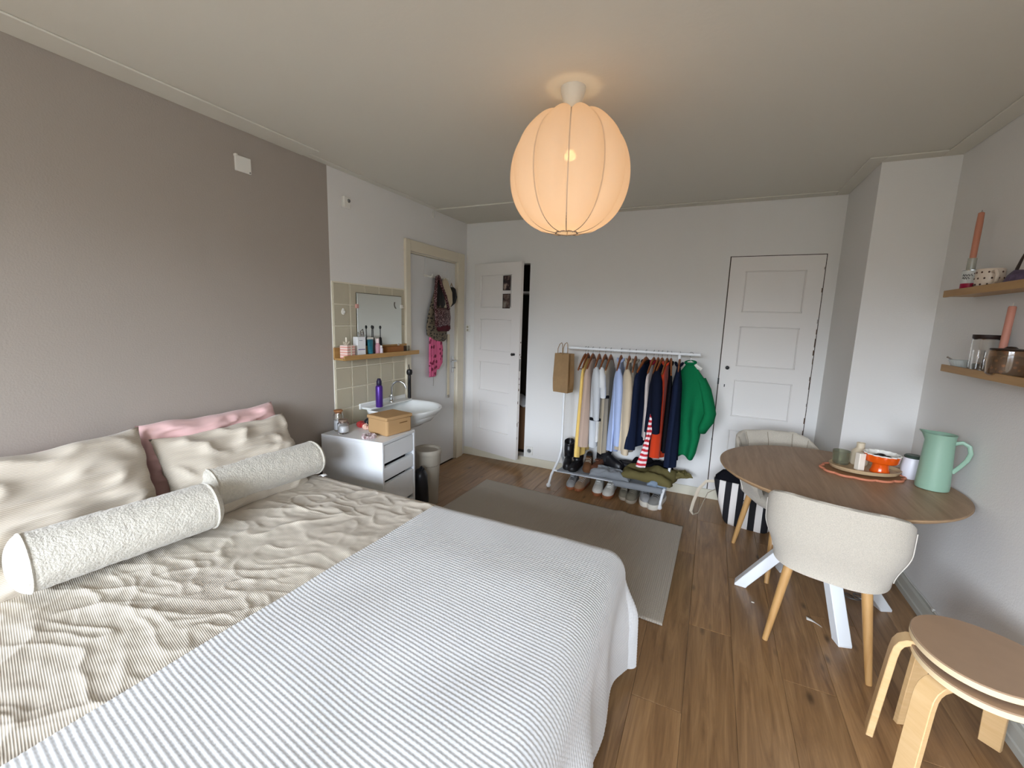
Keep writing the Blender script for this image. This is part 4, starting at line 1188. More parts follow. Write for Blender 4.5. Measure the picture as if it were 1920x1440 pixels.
crumple('black_shirt', 'black crumpled garment at the back of the shelf behind the olive jacket', 'clothes', c_bk, 2.02, -.10, SZ + .02, .36, .13, .16, 15)
# ================================================================= WASHBASIN
M_cer = mat('white_ceramic', '#eef0ee', .12, .6)
SYc, SZr = -1.29, .785
sink = thing('washbasin', 'white ceramic wall washbasin with curved front', 'washbasin', (0, SYc, 0))
def sink_out(k, a):
    # half-rounded plan: back flat at x=.012, front bulges ; a 0..2pi
    ca, sa = math.cos(a), math.sin(a)
    x = .26 + .25 * math.copysign(abs(ca) ** (.9 if ca > 0 else .35), ca); y = .275 * math.copysign(abs(sa) ** .72, sa)
    if ca > 0: y *= 1 - .10 * ca
    return (.26 + (x - .26) * k, y * k)
def sr(k, z, sh=0):
    return [(sink_out(k, 2 * PI * j / 64)[0] + sh, sink_out(k, 2 * PI * j / 64)[1], z) for j in range(64)]
MB().rings([sr(.30, SZr - .165, -.07), sr(.55, SZr - .15, -.05), sr(.78, SZr - .10, -.03), sr(.93, SZr - .045, -.008), sr(.99, SZr - .015), sr(1.0, SZr - .004), sr(.985, SZr + .002), sr(.95, SZr + .001), sr(.90, SZr - .008), sr(.80, SZr - .06, .012), sr(.62, SZr - .105, .02), sr(.30, SZr - .125, .02), sr(.06, SZr - .128, .02)]).build('bowl', M_cer, sink, angle=60)
MB().box((.055, 0, SZr + .004), (.10, .50, .016)).build('deck', M_cer, sink, bevel=.006)
MB().box((.012, 0, SZr + .018), (.016, .54, .045)).build('backsplash_rim', M_cer, sink, bevel=.006)
MB().lathe([(.022, 0), (.022, .004), (.015, .006)], 16, c=(.28, 0, SZr - .128)).build('drain', M_chrome, sink)
MB().tube([(.16, 0, SZr - .13), (.16, 0, SZr - .25), (.14, 0, SZr - .30), (.08, 0, SZr - .31), (.0, 0, SZr - .31)], .02, 12).build('trap', M_plw, sink)
fa = thing('faucet', 'chrome swan-neck faucet on the washbasin', 'faucet', (.06, SYc + .04, SZr + .012))
MB().lathe([(.022, 0), (.02, .012), (.014, .02), (.014, .05), (.012, .06)], 18).build('base', M_chrome, fa)
MB().tube([(0, 0, .05), (0, 0, .12), (.012, .006, .15), (.04, .016, .172), (.075, .028, .172), (.10, .036, .155), (.112, .04, .128), (.113, .04, .115)], .008, 12).build('spout', M_chrome, fa)
MB().tube([(0, 0, .045), (.015, -.035, .05), (.02, -.05, .056)], .006, 10).build('lever', M_chrome, fa)
# purple bottle
def bottle(name, label, cat, loc, prof, m, cap=None, cm=None, group=None, seg=22):
    t = thing(name, label, cat, loc, 0, group)
    MB().lathe(prof, seg).build('body', m, t)
    if cap: MB().lathe(cap, seg).build('cap', cm, t)
    return t
bottle('spray_can', 'tall purple hairspray can standing on the washbasin', 'spray can', (.115, -1.455, SZr + .012), [(.0, 0), (.026, 0), (.027, .006), (.027, .155), (.024, .165), (.018, .170)], mat('metallic_purple', '#4d2a86', .3, .5, metal=.35), [(.019, .170), (.020, .173), (.020, .20), (.015, .212), (.012, .222), (.0, .223)], mat('dark_violet_cap', '#241c3a', .35))
# black round brush standing at the right back of the sink
hb_ = thing('hair_brush', 'black hair curling brush standing at the right end of the washbasin', 'hair brush', (.07, -1.035, SZr + .012), rot=(R(0), R(0), 0))
MB().tube([(0, 0, 0), (0, 0, .10), (0, .002, .20)], [.015, .0145, .013], 14).build('handle', M_black, hb_)
MB().lathe([(.012, .20), (.022, .205), (.026, .225), (.022, .245), (.01, .25)], 16, c=(0, .002, 0)).build('head', M_black, hb_)
MB().tube([(0, .002, .248), (-.01, .006, .275), (-.012, .01, .29)], .004, 6).build('loop', M_black, hb_)

# ================================================================= THINGS ON THE CABINET
CZ = cz
M_card = mat('tan_cardboard', '#ba9568', .75, var=.05, vscale=5)
bx = thing('storage_box', 'tan cardboard storage box with lid on the white cabinet', 'box', (.405, -1.670, CZ), R(-8))
bw, bd, bh = .205, .235, .13
MB().box((0, 0, bh / 2 - .006), (bw - .008, bd - .008, bh - .012)).build('body', M_card, bx, bevel=.016, segs=3)
MB().box((0, 0, bh - .012), (bw, bd, .026)).build('lid', M_card, bx, bevel=.008, segs=3)
MB().box((bw / 2 + .0005, .03, .08), (.001, .07, .006)).build('printed_line', mat('brown_print', '#7d5a34', .8), bx, smooth=False)
M_glass = mat('clear_glass', '#ffffff', .03, .5, trans=1.0, ior=1.45)
M_cork = mat('cork', '#b07a50', .85, var=.2, vscale=80)
M_cot = mat('white_cotton', '#f0f2f5', .95, var=.05, vscale=40, bump=.8, bscale=60)
def jar(label, loc, r, h, fill, lidm):
    t = thing('glass_jar', label, 'jar', loc, 0, 'glass jars on the cabinet')
    MB().lathe([(.0, .003), (r * .9, .0), (r, .006), (r, h * .82), (r * .8, h * .93), (r * .8, h), (r * .74, h), (r * .74, h * .93), (r * .93, h * .80), (r * .93, .01), (.0, .008)], 24, cap0=False, cap1=False).build('glass', M_glass, t)
    MB().lathe([(.0, .011), (r * .88, .012), (r * .9, h * fill * .5), (r * .86, h * fill), (r * .4, h * fill + .008), (.0, h * fill + .006)], 20, cap0=False, cap1=False).build('contents', M_cot, t)
    MB().lathe([(.0, h - .012), (r * .70, h - .012), (r * .73, h), (r * .86, h + .002), (r * .86, h + .012), (.0, h + .013)], 24, cap0=False, cap1=False).build('lid', lidm, t)
    return t
jar('taller glass jar of cotton pads with cork lid on the cabinet', (.085, -1.83, CZ), .034, .135, .55, M_cork)
jar('short glass jar of cotton balls with grey-brown lid on the cabinet', (.165, -1.865, CZ), .037, .085, .62, mat('greybrown_lid', '#8d7a6c', .5, metal=.3))
scrunchie('bright red scrunchie on the cabinet behind the jars', (.15, -1.66, CZ), .030, .017, mat('bright_red_satin', '#cf3a3a', .5, sheen=.3), (0, 0, 0), 2)
scrunchie('black velvet scrunchie lying on the red ones', (.205, -1.635, CZ + .03), .030, .016, mat('black_velvet', '#15131b', .8, sheen=.6), (R(12), 0, 0), 5)
scrunchie('peach printed scrunchie beside the black one', (.225, -1.685, CZ), .028, .015, mat('peach_print', '#d9917a', .7, var=.5, vscale=60, col2='#f0dcc8'), (0, 0, 0), 8)
scrunchie('white and brown flowered scrunchie at the front edge of the cabinet', (.395, -1.865, CZ), .034, .012, mat('flower_print', '#eadfdd', .7, var=.5, vscale=55, col2='#6d3038'), (0, 0, 0), 11)
wb_ = thing('white_box', 'small white box behind the storage box next to the basin', 'box', (.20, -1.585, CZ), R(10))
MB().box((0, 0, .035), (.06, .07, .07)).build('body', M_cab, wb_, bevel=.002)
MB().box((0, 0, .071), (.062, .072, .004)).build('lid', M_cab, wb_, bevel=.001)

# ================================================================= BIN + BLACK BAG
M_bin = mat('greige_plastic', '#a69e90', .5)
bn = thing('waste_bin', 'greige plastic waste bin with ribbed collar beside the cabinet', 'bin', (.415, -1.25, 0))
MB().lathe([(.0, 0), (.082, 0), (.085, .006), (.100, .33), (.098, .335)], 40, cap0=False, cap1=False).build('body', M_bin, bn)
MB().lathe([(.101, .325), (.106, .33), (.108, .42)], 72, cap0=False, cap1=False, fn=lambda a, z: 1 + .012 * math.sin(a * 36)).build('ribbed_collar', M_bin, bn)
MB().lathe([(.110, .415), (.113, .425), (.113, .445), (.106, .458), (.095, .455), (.088, .44), (.0, .43)], 40, cap0=False, cap1=False).build('lid', M_bin, bn)
MB().tube([(.105 * math.cos(a), .105 * math.sin(a), .335) for a in [2 * PI * k / 32 for k in range(32)]], .002, 5, closed=True).build('seam', mat('dark_seam', '#6d665b', .7), bn)
bb_ = thing('black_bag', 'black plastic bag squeezed between the cabinet and the bin', 'bag', (.475, -1.425, 0))
M_bag = mat('black_bin_liner', '#15161b', .35, .5)
MB().rings([[((.055 + .012 * nz(a * 2, z * 7)) * k * math.cos(a), (.055 + .012 * nz(a * 3, z * 9)) * k * math.sin(a), z) for a in [2 * PI * j / 28 for j in range(28)]] for z, k in ((0, .95), (.02, 1.15), (.12, 1.2), (.22, 1.15), (.30, 1.0), (.335, .75), (.352, .3))]).build('sack', M_bag, bb_, angle=60)
MB().tube([(.0, .0, .345), (.015, .01, .365), (.035, .0, .36), (.03, -.02, .345)], [.012, .014, .012, .006], 8, flat=.5).build('tied_end', M_bag, bb_)

# ================================================================= MIRROR + SHELF OVER THE BASIN
M_mir = mat('mirror_silver', '#dfe3de', .03, metal=1)
mi = thing('wall_mirror', 'rectangular frameless mirror on the tiles above the shelf', 'mirror', (.0125, -1.315, 1.455))
MB().box((.003, 0, 0), (.005, .495, .40)).build('glass', M_mir, mi, smooth=False, bevel=.001, segs=1)
MB().box((.0, 0, 0), (.002, .505, .41)).build('dark_edge', mat('mirror_edge', '#5d594d', .6), mi, smooth=False)
for y, z, m in ((-.25, .105, mat('pink_clip', '#cf9c93', .5)), (.246, .12, M_plw), (-.2, -.2, M_plw), (.2, -.2, M_plw)):
    MB().box((.006, y, z), (.016, .026, .030)).build('clip', m, mi, bevel=.004)
MB().tube([(.007, .19 + .03 * math.cos(a), .135 + .035 * math.sin(a)) for a in [R(150 + 12 * k) for k in range(9)]], .004, 6).build('hook_sticker', mat('grey_hook', '#6d665f', .5), mi)
t = thing('wall_hook', 'small white adhesive drop-shaped hook on the tiles', 'hook', (.011, -1.693, 1.515))
MB().rings([[(.001 + d_, .015 * k * math.cos(a) * (1 - .35 * max(0, math.sin(a))), .020 * k * math.sin(a) * (1.25 if math.sin(a) > 0 else 1)) for a in [2 * PI * j / 24 for j in range(24)]] for d_, k in ((0, 1), (.005, 1), (.007, .85))]).build('pad', M_plw, t)
MB().tube([(.006, 0, .002), (.014, 0, -.008), (.018, 0, -.005), (.02, 0, .003)], .004, 8).build('peg', M_plw, t)

M_shw = wood('oak_shelf_wood', '#c79e63', '#b0854d', axis=(3, 2, 20))
bs = thing('wall_shelf', 'narrow wooden ledge shelf under the mirror', 'shelf', (0, 0, 0))
MB().box((.064, -1.375, 1.186), (.105, .83, .014)).build('board', M_shw, bs, smooth=False, bevel=.002)
MB().box((.113, -1.375, 1.195), (.012, .83, .034)).build('front_lip', M_shw, bs, smooth=False, bevel=.002)
MB().box((.017, -1.375, 1.222), (.012, .83, .085)).build('back_board', M_shw, bs, smooth=False, bevel=.002)
BSZ = 1.193
gg = 'toiletries on the ledge shelf'
# pink striped gift box with bow
gb_ = thing('gift_box', 'pink and white striped box with a cream stick on the ledge', 'box', (.075, -1.72, BSZ), R(8), gg)
MB().box((0, 0, .045), (.062, .085, .09)).build('body', stripe_mat('pink_white_stripes', '#e6a597', '#f3dcd4', 55), gb_, smooth=False, bevel=.002)
MB().box((.0315, 0, .045), (.001, .012, .09)).build('ribbon', mat('cream_ribbon', '#efe6d2', .6), gb_, smooth=False)
MB().tube([(.0, -.012, .09), (.0, -.012, .145)], .006, 8).build('stick', mat('cream_ribbon', '#efe6d2', .6), gb_)
for s in (-1, 1):
    MB().tube([(0, s * .004 - .012, .092), (.006, s * .02 - .012, .108), (.0, s * .032 - .012, .115), (-.004, s * .022 - .012, .10), (0, s * .004 - .012, .092)], .004, 6).build('bow_loop', mat('cream_ribbon', '#efe6d2', .6), gb_)
wt_ = thing('carton', 'tall white cosmetics carton with purple print on the ledge', 'box', (.068, -1.60, BSZ), R(-6), gg)
MB().box((0, 0, .073), (.05, .072, .146)).build('body', M_cab, wt_, smooth=False, bevel=.002)
MB().box((.0255, .0, .055), (.001, .06, .006)).build('printed_line', mat('purple_print', '#6d5c93', .6), wt_, smooth=False)
MB().box((.0255, -.008, .12), (.001, .03, .004)).build('printed_text', mat('grey_print', '#9a9aa6', .6), wt_, smooth=False)
dk = bottle('bottle', 'dark green glass bottle behind the white carton', 'bottle', (.045, -1.545, BSZ), [(0, 0), (.022, 0), (.022, .10), (.012, .125), (.010, .14)], mat('dark_green_glass', '#1f3a35', .2), [(.012, .14), (.012, .16), (0, .161)], mat('grey_cap', '#8b8580', .4), gg)
MB().tube([(0, -.012, .155), (.01, -.028, .185), (.01, -.005, .20), (.0, .012, .17), (0, .008, .15)], .003, 6).build('wire_loop', mat('dark_wire', '#554b44', .5), dk)
t = thing('tube', 'teal squeeze tube standing on its white cap', 'tube', (.075, -1.497, BSZ), R(4), gg)
MB().rings([[(.020 * lerp(1, .25, q) * math.cos(a), lerp(.022, .033, q) * math.sin(a), lerp(.018, .125, q)) for a in [2 * PI * j / 24 for j in range(24)]] for q in (0, .2, .5, .8, 1)]).build('body', mat('teal_plastic', '#2f8f9c', .35, var=.3, vscale=30, col2='#1f5f80'), t)
MB().lathe([(0, 0), (.019, 0), (.020, .016), (0, .018)], 20, cap0=False, cap1=False).build('cap', mat('teal_cap', '#3fa3ad', .4), t)
MB().box((0, 0, .132), (.006, .066, .016)).build('crimp', M_plw, t, smooth=False)
bottle('bottle', 'slim rose pink bottle with white cap on the ledge', 'bottle', (.080, -1.425, BSZ), [(0, 0), (.019, 0), (.020, .006), (.020, .075), (.014, .09), (.012, .095)], mat('rose_plastic', '#c58f9b', .35), [(.013, .095), (.013, .128), (0, .129)], mat('pale_pink_cap', '#efdad8', .4), gg)
bottle('bottle', 'small frosted bottle in front of the rose bottle', 'bottle', (.096, -1.405, BSZ), [(0, 0), (.014, 0), (.014, .05), (.009, .06)], mat('frosted_plastic', '#d6cdd6', .4), [(.010, .06), (.010, .075), (0, .076)], M_plw, gg)
def brush_(label, y, x, col, lean_=0):
    t = thing('toothbrush', label, 'toothbrush', (x, y, BSZ), rot=(lean_, 0, 0), group=gg)
    MB().lathe([(0, 0), (.013, 0), (.0145, .02), (.0135, .10), (.010, .13), (.005, .138)], 18, cap0=False, cap1=False).build('handle', mat(col + '_handle', col, .35), t)
    MB().tube([(0, 0, .135), (0, 0, .205)], .0032, 8).build('neck', M_black, t)
    MB().sphere((.0, 0, .213), (.009, .008, .014)).build('brush_head', M_black, t)
brush_('electric toothbrush with pale handle, left of the two', -1.435, .052, '#2a2428', R(2))
brush_('black electric toothbrush, right of the two', -1.372, .06, '#19181c', 0)
t = thing('wooden_tray', 'low brown wooden box at the right of the ledge', 'box', (.062, -1.215, BSZ), 0, gg)
M_brw = mat('brown_wood_box', '#9a6233', .55)
for c, d_ in (((0, 0, .004), (.07, .20, .008)), ((.032, 0, .03), (.006, .20, .06)), ((-.032, 0, .03), (.006, .20, .06)), ((0, .097, .03), (.06, .006, .06)), ((0, -.097, .03), (.06, .006, .06))):
    MB().box(c, d_).build('side', M_brw, t, smooth=False)
MB().box((.036, .085, .032), (.002, .02, .06)).build('dark_end', mat('dark_brown', '#35241b', .6), t, smooth=False)
bottle('cup', 'small grey metal cup at the right end of the ledge', 'cup', (.065, -1.055, BSZ), [(0, 0), (.018, 0), (.021, .058), (.019, .058), (.017, .004), (0, .004)], mat('brushed_grey_metal', '#8d8878', .4, metal=.6), None, None, gg)

# ================================================================= BAGS AND SCARVES ON THE ENTRY DOOR
def bumpy(name, m, parent, ctr, rx, ry, prof, seed, amp=.012, seg=36):
    """hanging soft shape: prof = [(z, half width y, half depth x, offset y)]"""
    rings = []
    for z, wy, wx, oy in prof:
        rings.append([(ctr[0] + wx + wx * math.cos(a) * (1 + amp * 8 * nz(a * 2, z * 12, seed)) + amp * nz(math.sin(a) * 3, z * 16, seed), ctr[1] + oy + wy * math.sin(a) * (1 + .06 * nz(z * 15, a, seed)), z) for a in [2 * PI * j / seg for j in range(seg)]])
    return MB().rings(rings).build(name, m, parent, angle=80)
def spot_mat(name, base, spot, scale, size, rough=.7, third=None):
    m = bpy.data.materials.new(name); m.use_nodes = True; MATS[name] = m; N = NT(m)
    tc = N.n('TexCoord'); v = N.n('TexVoronoi', Scale=scale); N.l(tc.outputs['Object'], v.inputs['Vector'])
    g = N.n('MapRange'); g.inputs['From Min'].default_value = size; g.inputs['From Max'].default_value = size * 1.15; g.inputs['To Min'].default_value = 1; g.inputs['To Max'].default_value = 0
    N.l(v.outputs['Distance'], g.inputs['Value'])
    mx = N.n('Mix', data_type='RGBA'); N.l(g.outputs[0], mx.inputs[0]); mx.inputs[6].default_value = (*lin(base), 1); mx.inputs[7].default_value = (*lin(spot), 1)
    N.l(mx.outputs[2], N.b.inputs['Base Color']); N.b.inputs['Roughness'].default_value = rough
    return m
DX = .002
t = thing('leopard_scarf', 'leopard print scarf bunched below the beaded bag on the door', 'scarf', (0, 0, 0))
bumpy('cloth', spot_mat('leopard_print', '#6f6350', '#1b1714', 42, .36), t, (DX, -.565, 0), 0, 0, [(1.74, .06, .018, .03), (1.62, .10, .022, .0), (1.50, .145, .028, -.01), (1.40, .165, .032, -.015), (1.33, .15, .03, -.005), (1.29, .105, .026, .03), (1.265, .06, .02, .04)], 3, .02)
t = thing('beaded_bag', 'dark red beaded shoulder bag hanging on the entry door', 'bag', (0, 0, 0))
M_bead = spot_mat('dark_red_beads', '#3a1016', '#c9a9a6', 95, .27, .4)
bumpy('pouch', M_bead, t, (.052, -.55, 0), 0, 0, [(1.585, .10, .012, 0), (1.57, .125, .022, 0), (1.50, .13, .028, .0), (1.43, .12, .026, 0), (1.405, .10, .02, 0)], 5)
bumpy('fringe', mat('maroon_fringe', '#4a0f1b', .8), t, (.055, -.545, 0), 0, 0, [(1.425, .10, .02, 0.02), (1.39, .11, .02, .02), (1.365, .09, .014, .02)], 7)
MB().tube([(.075, -.665, 1.575), (.07, -.655, 1.68), (.06, -.63, 1.80), (.055, -.61, 1.865), (.055, -.59, 1.875), (.055, -.575, 1.86), (.065, -.56, 1.80), (.075, -.50, 1.70), (.08, -.45, 1.575)], .017, 10, flat=.5).build('strap', M_bead, t)
t = thing('black_pouch', 'black soft bag hanging behind the beaded strap', 'bag', (0, 0, 0))
bumpy('cloth', mat('black_suede', '#16130f', .8, sheen=.2), t, (.008, -.535, 0), 0, 0, [(1.872, .02, .010, -.02), (1.85, .05, .018, -.01), (1.75, .075, .022, .0), (1.62, .085, .024, .005), (1.575, .06, .02, 0)], 9)
t = thing('tote_bag', 'cream canvas tote bag hanging beside the black pouch on the door', 'bag', (0, 0, 0))
bumpy('cloth', mat('cream_canvas', '#c9bba0', .85), t, (.006, -.415, 0), 0, 0, [(1.868, .012, .010, -.02), (1.84, .045, .018, -.015), (1.74, .075, .03, .0), (1.64, .07, .03, .015), (1.585, .045, .02, .01)], 11)
cp = thing('cap', 'black cap hanging at the right of the cream tote on the door', 'cap', (.0, 0, 0))
bumpy('crown', M_black, cp, (.012, -.325, 0), 0, 0, [(1.795, .012, .014, .01), (1.775, .035, .026, .005), (1.70, .05, .032, 0), (1.64, .04, .028, -.01), (1.60, .014, .012, -.025)], 13)
MB().tube([(.03, -.345, 1.80), (.03, -.33, 1.83), (.03, -.31, 1.80)], .006, 8, flat=.5).build('strap', mat('tan_strap', '#8d7a5e', .7), cp)
t = thing('pink_scarf', 'bright pink scarf with dark red dots hanging lowest on the door', 'scarf', (0, 0, 0))
M_pd = spot_mat('pink_with_red_dots', '#d9628c', '#7d1b3f', 24, .36, .8)
bumpy('long_end', M_pd, t, (.012, -.635, 0), 0, 0, [(1.32, .05, .012, .0), (1.20, .058, .014, 0), (1.05, .06, .014, .005), (.95, .055, .013, .0), (.935, .05, .01, 0)], 15)
bumpy('short_end', M_pd, t, (.020, -.545, 0), 0, 0, [(1.32, .04, .011, .0), (1.20, .052, .013, .01), (1.06, .05, .013, .015), (1.0, .03, .01, -.02)], 17)
t = thing('belt', 'pale cream belt strap hanging down the right part of the door', 'belt', (0, 0, 0))
MB().box((.004, -.335, 1.02), (.004, .040, .62)).build('strap', mat('cream_webbing', '#d8cdb5', .8), t, smooth=False)
MB().box((.006, -.335, .70), (.008, .032, .03)).build('tip', mat('greige_tip', '#a8a094', .6), t, smooth=False)
tag(MB().tube([(.008, -.60, .93), (.009, -.598, .88), (.008, -.60, .84)], .002, 6).build('cord', mat('grey_cord', '#77706a', .7)), 'thin grey cord end dangling under the pink scarf', 'cord')

# ================================================================= TOTE ON THE FLOOR
M_tote = stripe_mat('black_white_wide_stripe', '#e4ded8', '#17161b', 11.5, ax='X')
tt = thing('striped_tote', 'black and white striped tote bag on the floor behind the chair', 'bag', (2.735, -.41, 0), R(-10))
def tr_(z, k, dpt, sh_):
    pts_ = []
    for j in range(40):
        a = 2 * PI * j / 40
        pts_.append((.20 * k * math.copysign(abs(math.cos(a)) ** .45, math.cos(a)) + sh_, dpt * math.copysign(abs(math.sin(a)) ** .6, math.sin(a)) + .008 * nz(math.cos(a) * 4, z * 12, 3), z))
    return pts_
MB().rings([tr_(0, .74, .085, .03), tr_(.02, .80, .09, .03), tr_(.14, .92, .085, .01), tr_(.26, 1.0, .07, -.01), tr_(.325, 1.02, .06, -.02)], True, True).build('body', M_tote, tt, angle=70)
MB().rings([tr_(.322, .95, .05, -.02), tr_(.345, .97, .055, -.02), tr_(.395, .80, .04, -.01), tr_(.40, .5, .02, -.01)], True, True).build('black_contents', cl('black_knit', '#121217'), tt, angle=70)
MB().tube([(-.20, -.02, .30), (-.27, -.03, .285), (-.32, -.05, .21), (-.345, -.07, .10), (-.355, -.08, .03), (-.335, -.085, .008), (-.30, -.08, .03), (-.275, -.06, .12), (-.25, -.05, .20), (-.20, -.04, .24)], .012, 8, flat=.25).build('handle', mat('beige_handle', '#cfc2ae', .7), tt)
MB().tube([(-.02, -.066, .30), (-.01, -.085, .22), (.04, -.085, .205), (.06, -.07, .30)], .008, 8, flat=.3).build('handle', mat('black_handle', '#1b1a1f', .7), tt)

# ================================================================= THINGS ON THE TABLE
def at(x, y): return (x, y, TZ)
pm_ = thing('placemat', 'scalloped wooden placemat with coral rim under the tray', 'placemat', (3.180, -1.205, TZ), R(12), 'things on the table')
def scal(k, n=12, A=.012): return [((.172 + A * abs(math.sin(a * n / 2))) * k * math.cos(a), (.128 + A * abs(math.sin(a * n / 2))) * k * math.sin(a)) for a in [2 * PI * q / 144 for q in range(144)]]
MB().prism(scal(.95), 0, .006).build('mat', mat('brown_jute', '#96704c', .8), pm_, angle=40)
MB().tube([(x, y, .006) for x, y in scal(1)], .006, 8, closed=True).build('coral_rim', mat('coral_cord', '#cf8364', .7), pm_)
ty_ = thing('tray', 'oval pale wooden tray holding the glass and orange bowl', 'tray', (3.195, -1.185, TZ + .0125), R(12))
def ov(a_, b_, z): return [(a_ * math.cos(a), b_ * math.sin(a), z) for a in [2 * PI * q / 64 for q in range(64)]]
M_tray = mat('pale_tray_wood', '#c3a883', .5)
MB().rings([ov(.140, .095, 0), ov(.152, .108, .004), ov(.160, .115, .022), ov(.156, .111, .023), ov(.146, .101, .009), ov(.05, .03, .008)]).build('dish', M_tray, ty_, angle=50)
TT = TZ + .0125 + .0095
t = thing('drinking_glass', 'smoky grey-green drinking glass on the tray', 'glass', (3.10, -1.145, TT))
MB().lathe([(0, 0), (.034, 0), (.037, .004), (.040, .072), (.0375, .072), (.034, .010), (0, .009)], 28, cap0=False, cap1=False).build('glass', mat('smoke_glass', '#b8b9a3', .06, .5, trans=.85), t)
t = thing('square_vase', 'small square white ceramic vase on the tray', 'vase', (3.160, -1.235, TT), R(22))
MB().box((0, 0, .046), (.032, .032, .092)).build('body', mat('cream_ceramic', '#efe6d8', .35), t, bevel=.003)
t = thing('bud_vase', 'pale beige bottle vase behind the square one', 'vase', (3.185, -1.120, TT))
MB().lathe([(0, 0), (.034, 0), (.042, .012), (.042, .055), (.036, .075), (.022, .090), (.018, .100), (.019, .122), (.0165, .122), (.015, .10), (0, .095)], 28, cap0=False, cap1=False).build('body', mat('beige_ceramic', '#d6c7ad', .4), t)
t = thing('pedestal_bowl', 'orange pedestal bowl with wavy white inside', 'bowl', (3.250, -1.220, TT))
t.scale = (.86, .86, .96)
M_org = mat('orange_glaze', '#e2580f', .18, .6)
fw_ = lambda a, z: 1 + (.05 * math.sin(a * 16) if z > .098 else 0)
MB().lathe([(0, 0), (.047, 0), (.049, .004), (.043, .018), (.039, .045), (.044, .056), (.078, .060), (.082, .066), (.086, .095), (.086, .100)], 96, cap0=False, cap1=False, fn=fw_).build('body', M_org, t, angle=50)
MB().lathe([(.0865, .100), (.088, .106), (.083, .106), (.080, .098), (.074, .070), (0, .064)], 96, cap0=False, cap1=False, fn=fw_).build('white_lining', mat('white_glaze', '#eeebe2', .2), t)
for k, (dx, dy) in enumerate(((-.02, .01), (.025, -.01), (.005, .035), (.0, -.035))):
    MB().sphere((dx, dy, .085), (.026, .018, .012), 12, 8).build('dark_chocolate', mat('dark_brown_candy', '#26140f', .4), t)
t = thing('tumbler', 'white thermos tumbler with dark lid beside the jug', 'tumbler', (3.388, -1.175, TZ))
MB().lathe([(0, 0), (.026, 0), (.032, .006), (.041, .04), (.042, .06), (.036, .108), (.034, .112)], 28, cap0=False, cap1=False).build('body', mat('white_enamel', '#e9e9f2', .3), t)
MB().lathe([(.035, .110), (.036, .118), (.030, .124), (0, .124)], 28, cap0=False, cap1=False).build('lid', mat('dark_green_lid', '#3b4a42', .4), t)
jg = thing('jug', 'sage green enamel jug at the right side of the table', 'jug', (3.430, -1.300, TZ), R(-25))
M_sage = mat('sage_green_enamel', '#8fb09b', .35, .5)
def jring(r, z, sp=0): return [((r + sp * max(0, math.cos(a - PI)) ** 6) * math.cos(a), (r + sp * max(0, math.cos(a - PI)) ** 6) * math.sin(a), z + (.35 * sp) * max(0, math.cos(a - PI)) ** 6) for a in [2 * PI * j / 48 for j in range(48)]]
MB().rings([jring(.056, 0), jring(.062, .003), jring(.063, .02), jring(.058, .14), jring(.054, .235), jring(.055, .262, .012), jring(.058, .272, .02), jring(.055, .271, .02), jring(.051, .255, .01), jring(.050, .235), jring(.056, .02), jring(.01, .018)], True, True).build('body', M_sage, jg, angle=60)
MB().tube([(.052, 0, .235), (.075, 0, .245), (.098, 0, .232), (.106, 0, .20), (.098, 0, .165), (.08, 0, .13), (.058, 0, .095)], .009, 10, flat=.55).build('handle', M_sage, jg)

# ================================================================= PICTURE LEDGES (right wall)
M_ldg = wood('oak_ledge_wood', '#b88f58', '#9d7642', axis=(3, 2, 20))
def ledge(label, y0, y1, zb):
    t = thing('wall_ledge', label, 'shelf', (0, 0, 0))
    yc = (y0 + y1) / 2; L = y0 - y1
    MB().box((W - .062, yc, zb + .012), (.12, L, .018)).build('board', M_ldg, t, smooth=False, bevel=.002)
    MB().box((W - .118, yc, zb + .0165), (.010, L, .033)).build('front_lip', M_ldg, t, smooth=False, bevel=.002)
    MB().box((W - .007, yc, zb + .035), (.010, L, .065)).build('back_board', M_ldg, t, smooth=False, bevel=.002)
ledge('upper oak ledge on the right wall with the spotted mug', -1.065, -2.2, 1.672)
ledge('lower oak ledge on the right wall with the glass teapot', -1.175, -2.3, 1.312)
U, Lo = 1.672 + .021, 1.312 + .021
M_cand = mat('salmon_wax', '#c4836a', .5)
t = thing('tin_can', 'white tin can with red bottom band and lettering on the upper ledge', 'can', (3.482, -1.165, U))
MB().lathe([(0, 0), (.030, 0), (.032, .003), (.032, .038)], 28, cap0=False, cap1=False).build('red_band', mat('crimson_print', '#a8173f', .35), t)
MB().lathe([(.032, .038), (.032, .094), (.030, .098), (.028, .094), (0, .090)], 28, cap0=False, cap1=False).build('white_band', mat('white_print', '#d9dbd8', .35), t)
MB().tube([(.031 * math.cos(a), .031 * math.sin(a), .098) for a in [2 * PI * k / 28 for k in range(28)]], .0022, 6, closed=True).build('rim', M_chrome, t)
for k, (dz, w_) in enumerate(((.075, .9), (.062, .7))):
    pth = [(.0325 * math.cos(a), .0325 * math.sin(a), dz + .006 * math.sin(a * 22)) for a in [R(195 + 5 * q) for q in range(int(16 * w_))]]
    MB().tube(pth, .0012, 5).build('script_lettering', mat('dark_ink', '#3b3b42', .5), t)
t = thing('candle', 'tall salmon taper candle in a glass holder on the tin can', 'candle', (3.482, -1.150, U + .0985), rot=(R(1), R(0), 0))
MB().lathe([(0, 0), (.016, 0), (.016, .058), (.013, .058), (.013, .006), (0, .005)], 20, cap0=False, cap1=False).build('holder', mat('pale_glass', '#cfcdbf', .15, trans=.4), t)
MB().lathe([(0, .006), (.0115, .006), (.0125, .20), (.011, .262), (.004, .266), (0, .266)], 18, cap0=False, cap1=False).build('wax', M_cand, t)
MB().tube([(0, 0, .266), (.001, 0, .274)], .001, 5).build('wick', M_black, t)
